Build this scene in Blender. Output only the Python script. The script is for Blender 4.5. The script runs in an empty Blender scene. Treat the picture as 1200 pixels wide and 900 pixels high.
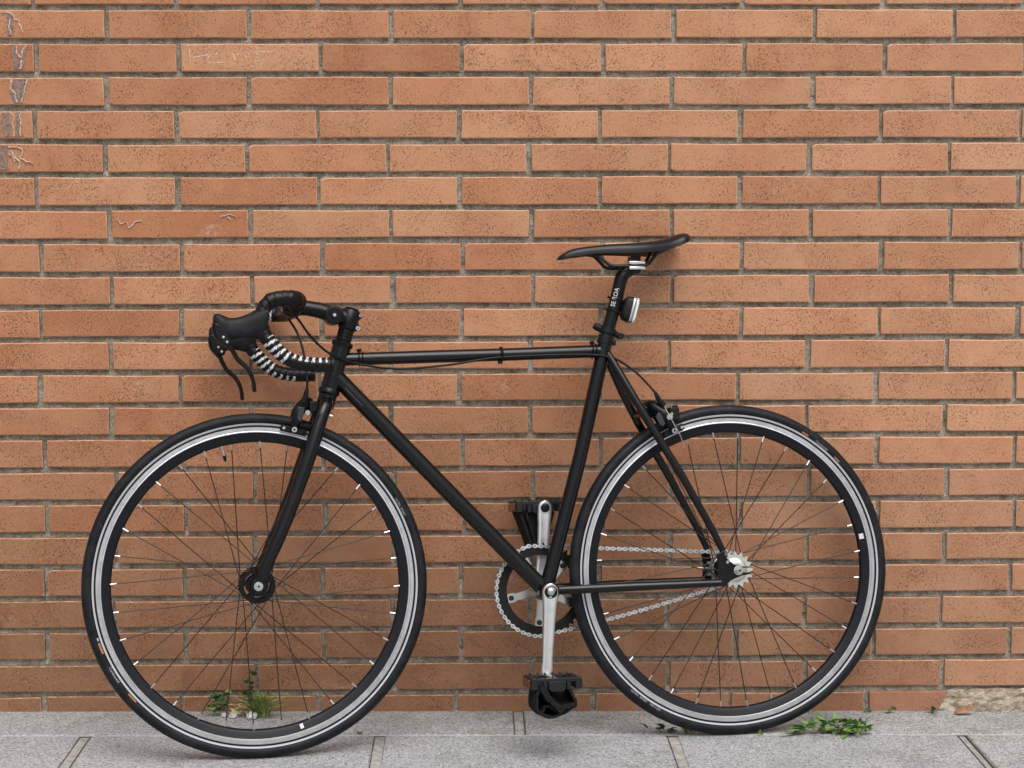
import bpy, bmesh, math, random
from mathutils import Vector, Matrix, noise
import numpy as np
random.seed(11)
D = bpy.data
S = bpy.context.scene
COL = S.collection
R = math.radians
PI = math.pi

# ------------------------------------------------------------------ camera
cam = D.objects.new('camera', D.cameras.new('camera'))
COL.objects.link(cam)
cam.data.sensor_width = 36
cam.data.lens = 36 * 2375.56 / 1200
cam.data.clip_start = 0.05
cam.data.clip_end = 500
r_ = Vector((0.99981377, -0.01917667, -0.00216209))
u_ = Vector((0.00400895, 0.09679929, 0.99529585))
w_ = r_.cross(u_)
M = Matrix((r_, u_, w_)).transposed().to_4x4()
M.translation = Vector((0.75145, -4.20960, 1.10128))
cam.matrix_world = M
S.camera = cam

# ------------------------------------------------------------------ sky and light
SUN_DIR = Vector((0.16, -0.62, 1.05)).normalized()      # towards the bright part of the cloud
el = math.asin(SUN_DIR.z)
az = math.atan2(SUN_DIR.x, SUN_DIR.y)
wd = D.worlds.new("World")
S.world = wd
wd.use_nodes = True
nt = wd.node_tree
bg = nt.nodes['Background']
sky = nt.nodes.new('ShaderNodeTexSky')
sky.sky_type = 'NISHITA'
sky.sun_disc = False
sky.sun_elevation = el
sky.sun_rotation = az
sky.dust_density = 4
sky.air_density = 1.0
hs = nt.nodes.new('ShaderNodeHueSaturation')
hs.inputs['Saturation'].default_value = 0.34
nt.links.new(sky.outputs[0], hs.inputs['Color'])
# overcast luminance: (1 + 2 sin(elevation)) / 3, the cloud cover is brightest overhead
tc = nt.nodes.new('ShaderNodeTexCoord')
sx = nt.nodes.new('ShaderNodeSeparateXYZ')
nt.links.new(tc.outputs['Generated'], sx.inputs[0])
mr = nt.nodes.new('ShaderNodeMapRange')
mr.inputs['From Min'].default_value = 0
mr.inputs['From Max'].default_value = 1
mr.inputs['To Min'].default_value = .52
mr.inputs['To Max'].default_value = 1.56
nt.links.new(sx.outputs['Z'], mr.inputs['Value'])
mx = nt.nodes.new('ShaderNodeVectorMath')
mx.operation = 'SCALE'
nt.links.new(hs.outputs[0], mx.inputs[0])
nt.links.new(mr.outputs[0], mx.inputs['Scale'])
nt.links.new(mx.outputs[0], bg.inputs[0])
bg.inputs[1].default_value = 0.145
sl = D.lights.new('sun', 'SUN')
sl.energy = 1.5
sl.angle = R(60)
sl.color = (1.0, 0.97, 0.93)
sun = D.objects.new('sun', sl)
COL.objects.link(sun)
sun.rotation_euler = (-SUN_DIR).to_track_quat('-Z', 'Y').to_euler()
vs = S.view_settings
vs.view_transform = 'Standard'
vs.look = 'None'
vs.exposure = 0.0
vs.gamma = 1.0

# ------------------------------------------------------------------ materials
def mat(name, col=(.5, .5, .5), rough=.5, metal=0., spec=None, coat=0.):
    m = D.materials.new(name)
    m.use_nodes = True
    b = m.node_tree.nodes['Principled BSDF']
    b.inputs['Base Color'].default_value = (*col, 1)
    b.inputs['Roughness'].default_value = rough
    b.inputs['Metallic'].default_value = metal
    if spec is not None:
        b.inputs['Specular IOR Level'].default_value = spec
    if coat:
        b.inputs['Coat Weight'].default_value = coat
        b.inputs['Coat Roughness'].default_value = .15
    return m

class N:
    """small node-graph helper"""
    def __init__(s, m):
        s.t = m.node_tree
        s.b = s.t.nodes['Principled BSDF']
    def n(s, kind, **kw):
        x = s.t.nodes.new(kind)
        for k, v in kw.items():
            if k.startswith('i_'):
                x.inputs[k[2:].replace('_', ' ')].default_value = v
            else:
                setattr(x, k, v)
        return x
    def l(s, a, b):
        s.t.links.new(a, b)
    def pos(s, scale=(1, 1, 1), rot=(0, 0, 0), obj=False):
        if obj:
            g = s.n('ShaderNodeTexCoord').outputs['Object']
        else:
            g = s.n('ShaderNodeNewGeometry').outputs['Position']
        mp = s.n('ShaderNodeMapping')
        mp.inputs['Scale'].default_value = scale
        mp.inputs['Rotation'].default_value = rot
        s.l(g, mp.inputs['Vector'])
        return mp.outputs[0]
    def noise(s, vec, scale, detail=2, rough=.5, dist=0):
        x = s.n('ShaderNodeTexNoise')
        x.inputs['Scale'].default_value = scale
        x.inputs['Detail'].default_value = detail
        x.inputs['Roughness'].default_value = rough
        x.inputs['Distortion'].default_value = dist
        s.l(vec, x.inputs['Vector'])
        return x.outputs['Fac']
    def ramp(s, f, a, b, ca=0., cb=1.):
        x = s.n('ShaderNodeMapRange')
        x.interpolation_type = 'SMOOTHSTEP'
        x.inputs['From Min'].default_value = a
        x.inputs['From Max'].default_value = b
        x.inputs['To Min'].default_value = ca
        x.inputs['To Max'].default_value = cb
        s.l(f, x.inputs['Value'])
        return x.outputs[0]
    def math(s, op, a, b):
        x = s.n('ShaderNodeMath', operation=op)
        for i, v in enumerate((a, b)):
            if isinstance(v, (int, float)):
                x.inputs[i].default_value = v
            else:
                s.l(v, x.inputs[i])
        return x.outputs[0]
    def mix(s, f, a, b, mode='MIX'):
        x = s.n('ShaderNodeMix', data_type='RGBA', blend_type=mode)
        if isinstance(f, (int, float)):
            x.inputs[0].default_value = f
        else:
            s.l(f, x.inputs[0])
        for i, v in ((6, a), (7, b)):
            if isinstance(v, tuple):
                x.inputs[i].default_value = (*v, 1)
            else:
                s.l(v, x.inputs[i])
        return x.outputs[2]
    def bump(s, h, dist, strength=1., prev=None):
        x = s.n('ShaderNodeBump')
        x.inputs['Distance'].default_value = dist
        x.inputs['Strength'].default_value = strength
        s.l(h, x.inputs['Height'])
        if prev is not None:
            s.l(prev, x.inputs['Normal'])
        return x.outputs[0]

def make_brick_mat():
    m = mat('fired_brick', (.45, .2, .11), .85, spec=.25)
    g = N(m)
    oi = g.n('ShaderNodeObjectInfo')
    base = oi.outputs['Color']
    p = g.pos()
    big = g.noise(p, 5.5, 3, .6)
    c = g.mix(g.ramp(big, .40, .62, 0, .55), base, g.mix(1., base, (.84, .72, .66), 'MULTIPLY'))
    mid = g.noise(p, 38, 4, .65)
    c = g.mix(g.ramp(mid, .38, .66, .0, .5), c, g.mix(1., c, (1.14, 1.10, 1.06), 'MULTIPLY'))
    fine = g.noise(p, 420, 3, .7)
    c = g.mix(g.ramp(fine, .3, .7, 0, .7), g.mix(1., c, (.84, .80, .78), 'MULTIPLY'), g.mix(1., c, (1.13, 1.16, 1.18), 'MULTIPLY'))
    # wire-cut pits: short dark slanting drag marks
    pv = g.pos((1, 1, .5), (0, R(14), 0))
    warp = g.noise(pv, 430, 2, .6, .3)
    pv2 = g.pos((.5, 1, 1), (0, R(30), 0))
    warp2 = g.noise(pv2, 470, 2, .6, .3)
    dens = g.noise(p, 13, 2)
    dd = g.ramp(dens, .35, .65, -.035, .03)
    pit = g.math('MAXIMUM', g.ramp(g.math('ADD', warp, dd), .625, .68), g.ramp(g.math('ADD', warp2, dd), .655, .70))
    c = g.mix(g.math('MULTIPLY', pit, .62), c, g.mix(1., c, (.36, .27, .22), 'MULTIPLY'))
    # pale grit grains
    gr = g.ramp(g.noise(g.pos((1, 1, 1.4)), 230, 2), .66, .71)
    c = g.mix(g.math('MULTIPLY', gr, .5), c, (.66, .47, .34))
    # lime bloom blotches, sparse
    bl = g.math('MULTIPLY', g.ramp(g.noise(g.pos((1.0, 1, 1.8)), 7.0, 2), .66, .78), g.ramp(g.noise(p, 120, 3, .7), .45, .62))
    c = g.mix(g.math('MULTIPLY', bl, .32), c, (.66, .52, .43))
    sm = g.math('MULTIPLY', g.ramp(g.noise(g.pos((.8, 1, 1.6)), 16, 5, .75), .60, .72), g.ramp(g.noise(p, 3.1, 2), .45, .6))
    c = g.mix(g.math('MULTIPLY', sm, .35), c, (.50, .40, .31))
    di = g.ramp(g.noise(g.pos((1.6, 1, .55)), 7.0, 5, .7), .56, .76)
    c = g.mix(g.math('MULTIPLY', di, .45), c, g.mix(1., c, (.60, .50, .45), 'MULTIPLY'))
    g.l(c, g.b.inputs['Base Color'])
    b1 = g.bump(g.math('SUBTRACT', 1., pit), .0018, 1.)
    b2 = g.bump(fine, .0009, .7, b1)
    b3 = g.bump(mid, .0016, .5, b2)
    g.l(b3, g.b.inputs['Normal'])
    return m

def make_mortar_mat():
    m = mat('mortar', (.3, .27, .22), .95, spec=.15)
    g = N(m)
    p = g.pos()
    a = g.noise(p, 55, 4, .7)
    b = g.noise(p, 330, 3, .75)
    e = g.noise(p, 9, 3, .6)
    c = g.mix(g.ramp(a, .3, .7), (.24, .22, .18), (.53, .49, .42))
    c = g.mix(g.ramp(b, .3, .7), g.mix(1., c, (.50, .48, .46), 'MULTIPLY'), g.mix(1., c, (1.3, 1.29, 1.25), 'MULTIPLY'))
    c = g.mix(g.ramp(e, .42, .68, 0, .45), c, g.mix(1., c, (.62, .57, .50), 'MULTIPLY'))
    g.l(c, g.b.inputs['Base Color'])
    g.l(g.bump(a, .004, .8, g.bump(b, .0022, 1.)), g.b.inputs['Normal'])
    return m

def make_granite_mat():
    m = mat('granite', (.3, .3, .3), .7, spec=.4)
    g = N(m)
    p = g.pos()
    oi = g.n('ShaderNodeObjectInfo')
    f = g.noise(p, 220, 4, .85)
    v = g.n('ShaderNodeTexVoronoi')
    v.inputs['Scale'].default_value = 300
    g.l(p, v.inputs['Vector'])
    sep = g.n('ShaderNodeSeparateColor')
    g.l(v.outputs['Color'], sep.inputs[0])
    c = g.mix(g.ramp(f, .32, .66), (.155, .163, .172), (.52, .533, .542))
    c = g.mix(g.ramp(sep.outputs[0], .72, .86, 0, .75), c, (.13, .13, .13))
    c = g.mix(g.ramp(sep.outputs[1], .76, .9, 0, .65), c, (.60, .60, .58))
    st = g.noise(p, 7, 4, .65)
    c = g.mix(g.ramp(st, .46, .68, 0, .5), c, g.mix(1., c, (.70, .675, .63), 'MULTIPLY'))
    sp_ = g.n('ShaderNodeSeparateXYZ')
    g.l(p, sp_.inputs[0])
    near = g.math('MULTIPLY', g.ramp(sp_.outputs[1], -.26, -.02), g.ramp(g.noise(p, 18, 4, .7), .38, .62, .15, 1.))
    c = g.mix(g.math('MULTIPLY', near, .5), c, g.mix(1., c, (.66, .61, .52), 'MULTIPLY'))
    spot = g.ramp(g.noise(p, 45, 3, .6), .66, .72)
    c = g.mix(g.math('MULTIPLY', spot, .45), c, (.13, .125, .115))
    c = g.mix(g.ramp(oi.outputs['Random'], 0, 1, 0, .35), c, g.mix(1., c, (.84, .84, .86), 'MULTIPLY'))
    g.l(c, g.b.inputs['Base Color'])
    g.l(g.bump(f, .0012, .7), g.b.inputs['Normal'])
    return m

def make_joint_mat():
    m = mat('paving_joint', (.3, .28, .24), .95, spec=.2)
    g = N(m)
    p = g.pos()
    a = g.noise(p, 60, 4, .7)
    b = g.noise(p, 400, 2, .7)
    c = g.mix(g.ramp(a, .3, .7), (.27, .26, .24), (.47, .46, .43))
    c = g.mix(g.ramp(b, .3, .7, 0, .5), c, g.mix(1., c, (.7, .7, .7), 'MULTIPLY'))
    g.l(c, g.b.inputs['Base Color'])
    g.l(g.bump(b, .002, .8), g.b.inputs['Normal'])
    return m

def make_cement_mat():
    m = mat('crumbled_cement', (.42, .36, .28), .95, spec=.2)
    g = N(m)
    p = g.pos((.6, 1, 1.6), (0, R(-12), 0))
    a = g.noise(p, 60, 4, .75, .5)
    b = g.noise(p, 260, 3, .8)
    c = g.mix(g.ramp(a, .34, .62), (.27, .20, .14), (.55, .48, .385))
    c = g.mix(g.ramp(b, .3, .7), g.mix(1., c, (.66, .63, .6), 'MULTIPLY'), g.mix(1., c, (1.2, 1.2, 1.2), 'MULTIPLY'))
    g.l(c, g.b.inputs['Base Color'])
    g.l(g.bump(a, .005, .9, g.bump(b, .0025, 1.)), g.b.inputs['Normal'])
    return m

def make_black_paint():
    m = mat('black_powder_coat', (.0026, .0028, .0036), .26, spec=.40)
    g = N(m)
    p = g.pos(obj=True)
    n1 = g.noise(p, 900, 2)
    d = g.ramp(g.noise(p, 14, 4, .7), .45, .8, 0, .012)
    du = g.math('ADD', g.ramp(g.noise(p, 60, 3, .7), .35, .75, .16, .27), d)
    g.l(du, g.b.inputs['Roughness'])
    chips = g.ramp(g.noise(p, 190, 2, .6), .775, .80, 0, .5)
    g.l(g.mix(chips, (.0026, .0028, .0036), (.20, .19, .18)), g.b.inputs['Base Color'])
    g.l(g.bump(n1, .0002, .35), g.b.inputs['Normal'])
    return m

def make_rubber(name='tyre_rubber', base=(.0055, .0062, .0085)):
    m = mat(name, base, .50, spec=.22)
    g = N(m)
    p = g.pos(obj=True)
    f = g.ramp(g.noise(p, 26, 5, .75), .40, .70, 0, .85)
    c = g.mix(f, base, (.018, .019, .022))
    sc = g.ramp(g.noise(p, 330, 2, .6), .70, .76, 0, .25)
    c = g.mix(sc, c, (.20, .19, .18))
    g.l(c, g.b.inputs['Base Color'])
    g.l(g.bump(g.noise(p, 500, 2), .0004, .5), g.b.inputs['Normal'])
    return m

def make_metal(name, col, rough, nscale=60, amt=.15):
    m = mat(name, col, rough, 1.)
    g = N(m)
    p = g.pos(obj=True)
    g.l(g.ramp(g.noise(p, nscale, 4, .7), .3, .7, rough, rough + amt), g.b.inputs['Roughness'])
    n2 = g.ramp(g.noise(p, 35, 3, .6), .4, .75, 0, .45)
    g.l(g.mix(n2, col, tuple(x * .72 for x in col)), g.b.inputs['Base Color'])
    return m

def make_fabric():
    m = mat('strap_fabric', (.012, .012, .013), .95, spec=.15)
    g = N(m)
    p = g.pos(obj=True)
    f = g.noise(p, 700, 3, .8)
    g.l(g.mix(g.ramp(f, .45, .75), (.008, .008, .009), (.045, .045, .048)), g.b.inputs['Base Color'])
    b = g.bump(f, .0012, 1.)
    g.l(g.bump(g.noise(p, 60, 3), .006, .6, b), g.b.inputs['Normal'])
    return m

def make_leaf(name, a, b_):
    m = mat(name, a, .55, spec=.35)
    g = N(m)
    oi = g.n('ShaderNodeObjectInfo')
    n_ = g.noise(g.pos(), 90, 3, .6)
    k = g.math('ADD', g.ramp(n_, .3, .7, 0, .7), g.math('MULTIPLY', oi.outputs['Random'], .3))
    g.l(g.mix(k, a, b_), g.b.inputs['Base Color'])
    g.b.inputs['Subsurface Weight'].default_value = .0
    return m

BRICK = make_brick_mat()
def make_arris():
    # broken paler tone on the bevelled arrises
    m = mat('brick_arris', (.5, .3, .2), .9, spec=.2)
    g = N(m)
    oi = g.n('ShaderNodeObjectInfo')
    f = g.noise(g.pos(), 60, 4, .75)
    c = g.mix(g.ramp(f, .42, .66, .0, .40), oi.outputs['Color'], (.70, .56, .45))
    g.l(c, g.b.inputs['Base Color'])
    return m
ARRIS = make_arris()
MORTAR = make_mortar_mat()
GRANITE = make_granite_mat()
JOINT = make_joint_mat()
CEMENT = make_cement_mat()
BLACK = make_black_paint()
RUBBER = make_rubber()
HOODM = make_rubber('hood_rubber', (.0035, .0037, .005))
SATIN = mat('black_anodised', (.0036, .0036, .0048), .28, spec=.28)
PLASTIC = mat('black_plastic', (.005, .005, .006), .42, spec=.25)
PEDALM = mat('pedal_plastic', (.009, .010, .013), .42, spec=.32)
TAPE = mat('bar_tape_black', (.0035, .0035, .0045), .36, spec=.27)
TAPEW = mat('bar_tape_white', (.55, .55, .56), .5)
RIMB = mat('rim_black', (.0055, .006, .0095), .34, spec=.28)
ALU = make_metal('machined_aluminium', (.80, .80, .80), .30)
ALUD = make_metal('ribbed_brake_track', (.78, .78, .79), .28)
GROOVE = mat('wear_groove', (.22, .22, .23), .4, .8)
POL = make_metal('polished_aluminium', (.74, .73, .71), .14, 30, .12)
CHROME = make_metal('steel_bolt', (.56, .56, .545), .27)
CHAINM = make_metal('nickel_chain', (.70, .71, .72), .32, 200, .2)
COGM = make_metal('nickel_cog', (.74, .72, .66), .30)
BRASS = make_metal('brass', (.70, .52, .24), .35)
SPOKEM = mat('spoke_black', (.022, .015, .013), .4, .3)
STRIPE = mat('reflective_stripe', (.42, .43, .45), .45)
WHITE = mat('white_print', (.60, .62, .66), .5)
GREYP = mat('grey_print', (.33, .34, .36), .55)
ORANGE = mat('orange_print', (.36, .14, .06), .55)
AMBER = mat('amber_reflector', (.10, .035, .014), .25)
LENS = mat('clear_lens', (.70, .70, .70), .15, coat=.6)
SMOKE = mat('smoked_lens', (.16, .17, .18), .15)
SADDLE = mat('saddle_cover', (.005, .0055, .008), .34, spec=.34)
GREYM = mat('grey_alloy', (.045, .05, .062), .3, .4)
FAB = make_fabric()
PAINTB = mat('weathered_brown_paint', (.20, .13, .105), .9)
PAINTW = mat('pale_glue_residue', (.50, .39, .32), .9)
CHALK = mat('chalk_scratch', (.72, .56, .46), .9)
for _m, _a, _b in ((PAINTB, (.14, .09, .075), (.30, .21, .17)), (PAINTW, (.36, .25, .19), (.62, .52, .45)), (CHALK, (.46, .29, .20), (.74, .62, .55))):
    _g = N(_m)
    _g.l(_g.mix(_g.ramp(_g.noise(_g.pos(), 260, 3, .7), .35, .62), _a, _b), _g.b.inputs['Base Color'])
LEAF = make_leaf('weed_leaf', (.075, .16, .035), (.19, .31, .085))
LEAFD = make_leaf('dark_leaf', (.038, .080, .030), (.10, .16, .06))
GRASSM = make_leaf('grass_blade', (.10, .20, .035), (.27, .36, .10))
STRAW = make_leaf('dry_straw', (.40, .30, .15), (.55, .42, .22))
STEM = make_leaf('weed_stem', (.16, .15, .07), (.30, .22, .12))
DRY = make_leaf('dead_leaf', (.20, .095, .05), (.34, .18, .10))
STONE = mat('pale_stone', (.5, .5, .5), .85)

# ------------------------------------------------------------------ mesh helpers
class MB:
    def __init__(s):
        s.v, s.f, s.m = [], [], []
    def add(s, vs_, fs, mi=0):
        o = len(s.v)
        s.v += [tuple(x) for x in vs_]
        s.f += [tuple(i + o for i in f) for f in fs]
        s.m += ([mi] * len(fs)) if isinstance(mi, int) else list(mi)
        return o
    def rings(s, rings, closed=False, caps=True, mi=0):
        n = len(rings[0])
        vs_ = [p for r in rings for p in r]
        fs = []
        k = len(rings)
        for i in range(k if closed else k - 1):
            a, b = i * n, ((i + 1) % k) * n
            for j in range(n):
                fs.append((a + j, a + (j + 1) % n, b + (j + 1) % n, b + j))
        ms = [mi] * len(fs) if isinstance(mi, int) else list(mi)
        if caps and not closed:
            fs.append(tuple(range(n))[::-1])
            fs.append(tuple((k - 1) * n + j for j in range(n)))
            ms += [ms[0], ms[-1]]
        s.add(vs_, fs, ms)
    def tube(s, pts, rad, n=14, mi=0, caps=True, flat=1.0, flatdir=None):
        pts = [Vector(p) for p in pts]
        if isinstance(rad, (int, float)):
            rad = [rad] * len(pts)
        T = []
        for i in range(len(pts)):
            a = pts[max(i - 1, 0)]
            b = pts[min(i + 1, len(pts) - 1)]
            T.append((b - a).normalized())
        ref = Vector(flatdir) if flatdir is not None else (Vector((0, 1, 0)) if abs(T[0].y) < .9 else Vector((1, 0, 0)))
        rs = []
        for i, p in enumerate(pts):
            u = ref - T[i] * ref.dot(T[i])
            u.normalize()
            if flatdir is None:
                ref = u
            w = T[i].cross(u)
            rs.append([p + (u * math.cos(2 * PI * j / n) * flat + w * math.sin(2 * PI * j / n)) * rad[i] for j in range(n)])
        s.rings(rs, caps=caps, mi=mi)
    def cyl(s, a, b, r, n=20, mi=0, r2=None):
        s.tube([a, b], [r, r if r2 is None else r2], n, mi)
    def lathe(s, c, prof, n=96, closed=True, mi=0, a0=0., a1=None):
        """prof: list of (radius, o) around the Y axis through c"""
        rs = []
        full = a1 is None
        if full: a1 = a0 + 2 * PI
        k = n if full else n + 1
        for i in range(k):
            a = a0 + (a1 - a0) * i / n
            rs.append([Vector((c[0] + r * math.cos(a), c[1] + o, c[2] + r * math.sin(a))) for r, o in prof])
        m = len(prof)
        vs_ = [p for r in rs for p in r]
        fs = []
        for i in range(n):
            a, b = i * m, ((i + 1) % k) * m
            for j in range(m if closed else m - 1):
                fs.append((a + j, a + (j + 1) % m, b + (j + 1) % m, b + j))
        s.add(vs_, fs, mi)
    def prism(s, poly, y0, y1, mi=0, xf=None):
        """poly of (x,z), extruded along y"""
        n = len(poly)
        A = [Vector((x, y0, z)) for x, z in poly]
        B = [Vector((x, y1, z)) for x, z in poly]
        if xf: A = [xf(p) for p in A]; B = [xf(p) for p in B]
        s.rings([A, B], mi=mi)
    def box(s, c, sx, sy, sz, ax=None, mi=0):
        c = Vector(c)
        X, Y, Z = ax if ax else (Vector((1, 0, 0)), Vector((0, 1, 0)), Vector((0, 0, 1)))
        A = []
        for y in (-1, 1):
            A.append([c + X * sx * x / 2 + Y * sy * y / 2 + Z * sz * z / 2 for x, z in ((-1, -1), (1, -1), (1, 1), (-1, 1))])
        s.rings(A, mi=mi)
    def mesh(s, name, mats, angle=38):
        me = D.meshes.new(name)
        me.from_pydata([tuple(v) for v in s.v], [], s.f)
        for m in (mats if isinstance(mats, (list, tuple)) else [mats]):
            me.materials.append(m)
        me.polygons.foreach_set('material_index', s.m)
        bm = bmesh.new()
        bm.from_mesh(me)
        bmesh.ops.recalc_face_normals(bm, faces=bm.faces)
        bm.to_mesh(me)
        bm.free()
        me.shade_smooth()
        me.set_sharp_from_angle(angle=R(angle))
        me.update()
        return me
    def build(s, name, mats, parent=None, angle=38, bevel=0):
        o = D.objects.new(name, s.mesh(name, mats, angle))
        COL.objects.link(o)
        if parent: o.parent = parent
        if bevel:
            b = o.modifiers.new('bevel', 'BEVEL')
            b.width = bevel
            b.segments = 2
            b.limit_method = 'ANGLE'
            b.angle_limit = R(40)
        return o

def empty(name, parent=None, loc=(0, 0, 0)):
    o = D.objects.new(name, None)
    o.empty_display_size = .05
    COL.objects.link(o)
    o.location = loc
    if parent: o.parent = parent
    return o

def tag(o, label, cat, group=None):
    o['label'] = label
    o['category'] = cat
    if group: o['group'] = group
    return o

def smooth_path(pts, k=6):
    P = [Vector(p) for p in pts]
    P = [P[0] * 2 - P[1]] + P + [P[-1] * 2 - P[-2]]
    out = []
    for i in range(1, len(P) - 2):
        a, b, c, d = P[i - 1:i + 3]
        for j in range(k):
            t = j / k
            out.append(.5 * ((2 * b) + (c - a) * t + (2 * a - 5 * b + 4 * c - d) * t * t + (3 * b - a - 3 * c + d) * t ** 3))
    out.append(P[-2])
    return out

# ------------------------------------------------------------------ brick wall
PITCH, COURSE, Z0 = .29049, .06813, 1.43377
BH, BL = .0562, .2810
def row_z(r): return Z0 - r * COURSE

wall = empty('brick_wall', None, (.75, 0, 0))
tag(wall, 'orange brown running bond brick wall with recessed grey mortar behind the bicycle', 'wall')

def child(o, parent):
    """parent keeping world placement given in world coordinates"""
    o.parent = parent
    o.matrix_parent_inverse = parent.matrix_world.inverted()
bpy.context.view_layer.update()
WINV = Matrix.Translation((-.75, 0, 0))

def brick_mesh(L, H, seed, chip=False):
    rnd = random.Random(seed)
    x, z = L / 2, H / 2
    pts = [(-x, -z), (-x / 3, -z), (x / 3, -z), (x, -z), (x, 0), (x, z), (x / 3, z), (-x / 3, z), (-x, z), (-x, 0)]
    j = lambda a: rnd.uniform(-a, a)
    out = [(px + j(.0010), pz + j(.0010)) for px, pz in pts]
    if chip:
        i = rnd.choice((0, 3, 5, 8))
        px, pz = out[i]
        a_, b2_ = (px, pz - math.copysign(rnd.uniform(.003, .006), pz)), (px - math.copysign(rnd.uniform(.004, .009), px), pz)
        # keep the winding: the point on the short side comes before / after the corner
        out[i:i + 1] = [b2_, a_] if i in (3, 8) else [a_, b2_]
    b = .0019
    front = [(px - math.copysign(b, px) if abs(px) > x * .9 else px, pz - math.copysign(b, pz) if abs(pz) > z * .7 else pz) for px, pz in out]
    m = MB()
    A = [Vector((px, 0, pz)) for px, pz in front]
    B = [Vector((px, b * .9, pz)) for px, pz in out]
    C = [Vector((px, .03, pz)) for px, pz in out]
    n = len(A)
    fs = [tuple(range(n))]
    for i in range(n):
        k = (i + 1) % n
        fs.append((i, k, n + k, n + i))
        fs.append((n + i, n + k, 2 * n + k, 2 * n + i))
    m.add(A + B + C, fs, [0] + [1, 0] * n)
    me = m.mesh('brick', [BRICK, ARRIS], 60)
    me.shade_flat()
    return me

variants = [brick_mesh(BL, BH, k, k in (3, 8)) for k in range(11)]

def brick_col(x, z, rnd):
    # warm tan, redder on the left, darker brown towards the lowest courses
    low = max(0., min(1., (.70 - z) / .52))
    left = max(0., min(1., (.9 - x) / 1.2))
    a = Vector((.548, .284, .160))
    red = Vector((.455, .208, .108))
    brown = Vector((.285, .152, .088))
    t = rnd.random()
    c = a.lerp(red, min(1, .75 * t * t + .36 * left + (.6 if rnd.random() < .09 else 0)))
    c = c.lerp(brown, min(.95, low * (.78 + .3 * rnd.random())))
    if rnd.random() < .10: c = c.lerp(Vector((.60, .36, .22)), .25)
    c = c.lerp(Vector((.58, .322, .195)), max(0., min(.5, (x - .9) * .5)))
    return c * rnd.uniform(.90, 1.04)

rnd = random.Random(5)
far = MB()
nb = 0
for r in range(-14, 22):
    odd = r % 2
    z = row_z(r)
    zs = 0.
    for c in range(-6, 13):
        x0 = (c + (.5 if odd else 0)) * PITCH
        drift = .004 * math.sin(r * .9 + 1.) + rnd.uniform(-.0016, .0016)
        xc = x0 + PITCH / 2 + drift
        if r == 21:
            xc -= .017
            if xc + BL / 2 > 1.76:
                if xc - BL / 2 < 1.7: cut_brick = (xc - BL / 2, z)
                continue
        dy = rnd.uniform(-.0009, .0006)
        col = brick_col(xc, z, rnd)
        me = rnd.choice(variants)
        inview = (-3 <= r <= 21) and (-.75 < xc < 2.35)
        if inview and nb < 300:
            o = D.objects.new('brick', me)
            COL.objects.link(o)
            o.parent = wall
            o.location = (xc - .75, dy, z + rnd.uniform(-.0008, .0008))
            o.rotation_euler = (0, rnd.uniform(-.0022, .0022), 0)
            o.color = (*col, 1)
            nb += 1
        else:
            b = .002
            vs_ = []
            for (hx, hz, y) in ((BL / 2 - b, BH / 2 - b, 0), (BL / 2, BH / 2, b), (BL / 2, BH / 2, .03)):
                vs_ += [Vector((xc - .75 + sx * hx, y + dy, z + sz * hz)) for sx, sz in ((-1, -1), (1, -1), (1, 1), (-1, 1))]
            fs = [(0, 1, 2, 3)]
            for q in range(4):
                k = (q + 1) % 4
                fs += [(q, k, 4 + k, 4 + q), (4 + q, 4 + k, 8 + k, 8 + q)]
            far.add(vs_, fs)
fo = far.build('brick', BRICK, wall, 10)
fo['kind'] = 'stuff'
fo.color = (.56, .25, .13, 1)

m = MB()
cx0, cz0 = cut_brick
m.prism([(cx0 - .75, cz0 - BH / 2), (1.733 - .75, cz0 - BH / 2), (1.741 - .75, cz0 - .004), (1.752 - .75, cz0 + .016), (1.758 - .75, cz0 + BH / 2), (cx0 - .75, cz0 + BH / 2)], 0, .03)
o = m.build('brick', BRICK, wall, bevel=.0019)
o.color = (.40, .21, .135, 1)
o['label'] = 'cut brick with a slanting end beside the cement filling'

# mortar bed: finely displaced sheet, recessed
def grid_sheet(name, x0, x1, z0, z1, step, yfun, material, parent):
    nx, nz = int((x1 - x0) / step) + 1, int((z1 - z0) / step) + 1
    vs_, fs = [], []
    for k in range(nz):
        z = z0 + (z1 - z0) * k / (nz - 1)
        for i in range(nx):
            x = x0 + (x1 - x0) * i / (nx - 1)
            vs_.append((x - .75, yfun(x, z), z))
    for k in range(nz - 1):
        for i in range(nx - 1):
            a = k * nx + i
            fs.append((a, a + 1, a + nx + 1, a + nx))
    me = D.meshes.new(name)
    me.from_pydata(vs_, [], fs)
    me.materials.append(material)
    me.shade_smooth()
    o = D.objects.new(name, me)
    COL.objects.link(o)
    o.parent = parent
    return o

def mortar_y(x, z):
    d = .0098
    d += .0022 * noise.noise(Vector((x * 9, 3.1, z * 9)))
    d += .0020 * noise.noise(Vector((x * 70, 7.7, z * 110)))
    d += .0012 * noise.noise(Vector((x * 210, 1.7, z * 210)))
    h = noise.noise(Vector((x * 22, 9.3, z * 60)))
    if h > .42: d += min(.012, (h - .42) * .08)
    return d
grid_sheet('mortar', -.60, 2.25, -.04, 1.62, .005, mortar_y, MORTAR, wall)
m = MB()
m.box((0, .055, 1.15), 5.4, .09, 2.5)
bk = m.build('wall_core', MORTAR, wall)
# dark voids where a perpend joint has lost its mortar
m = MB()

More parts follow.
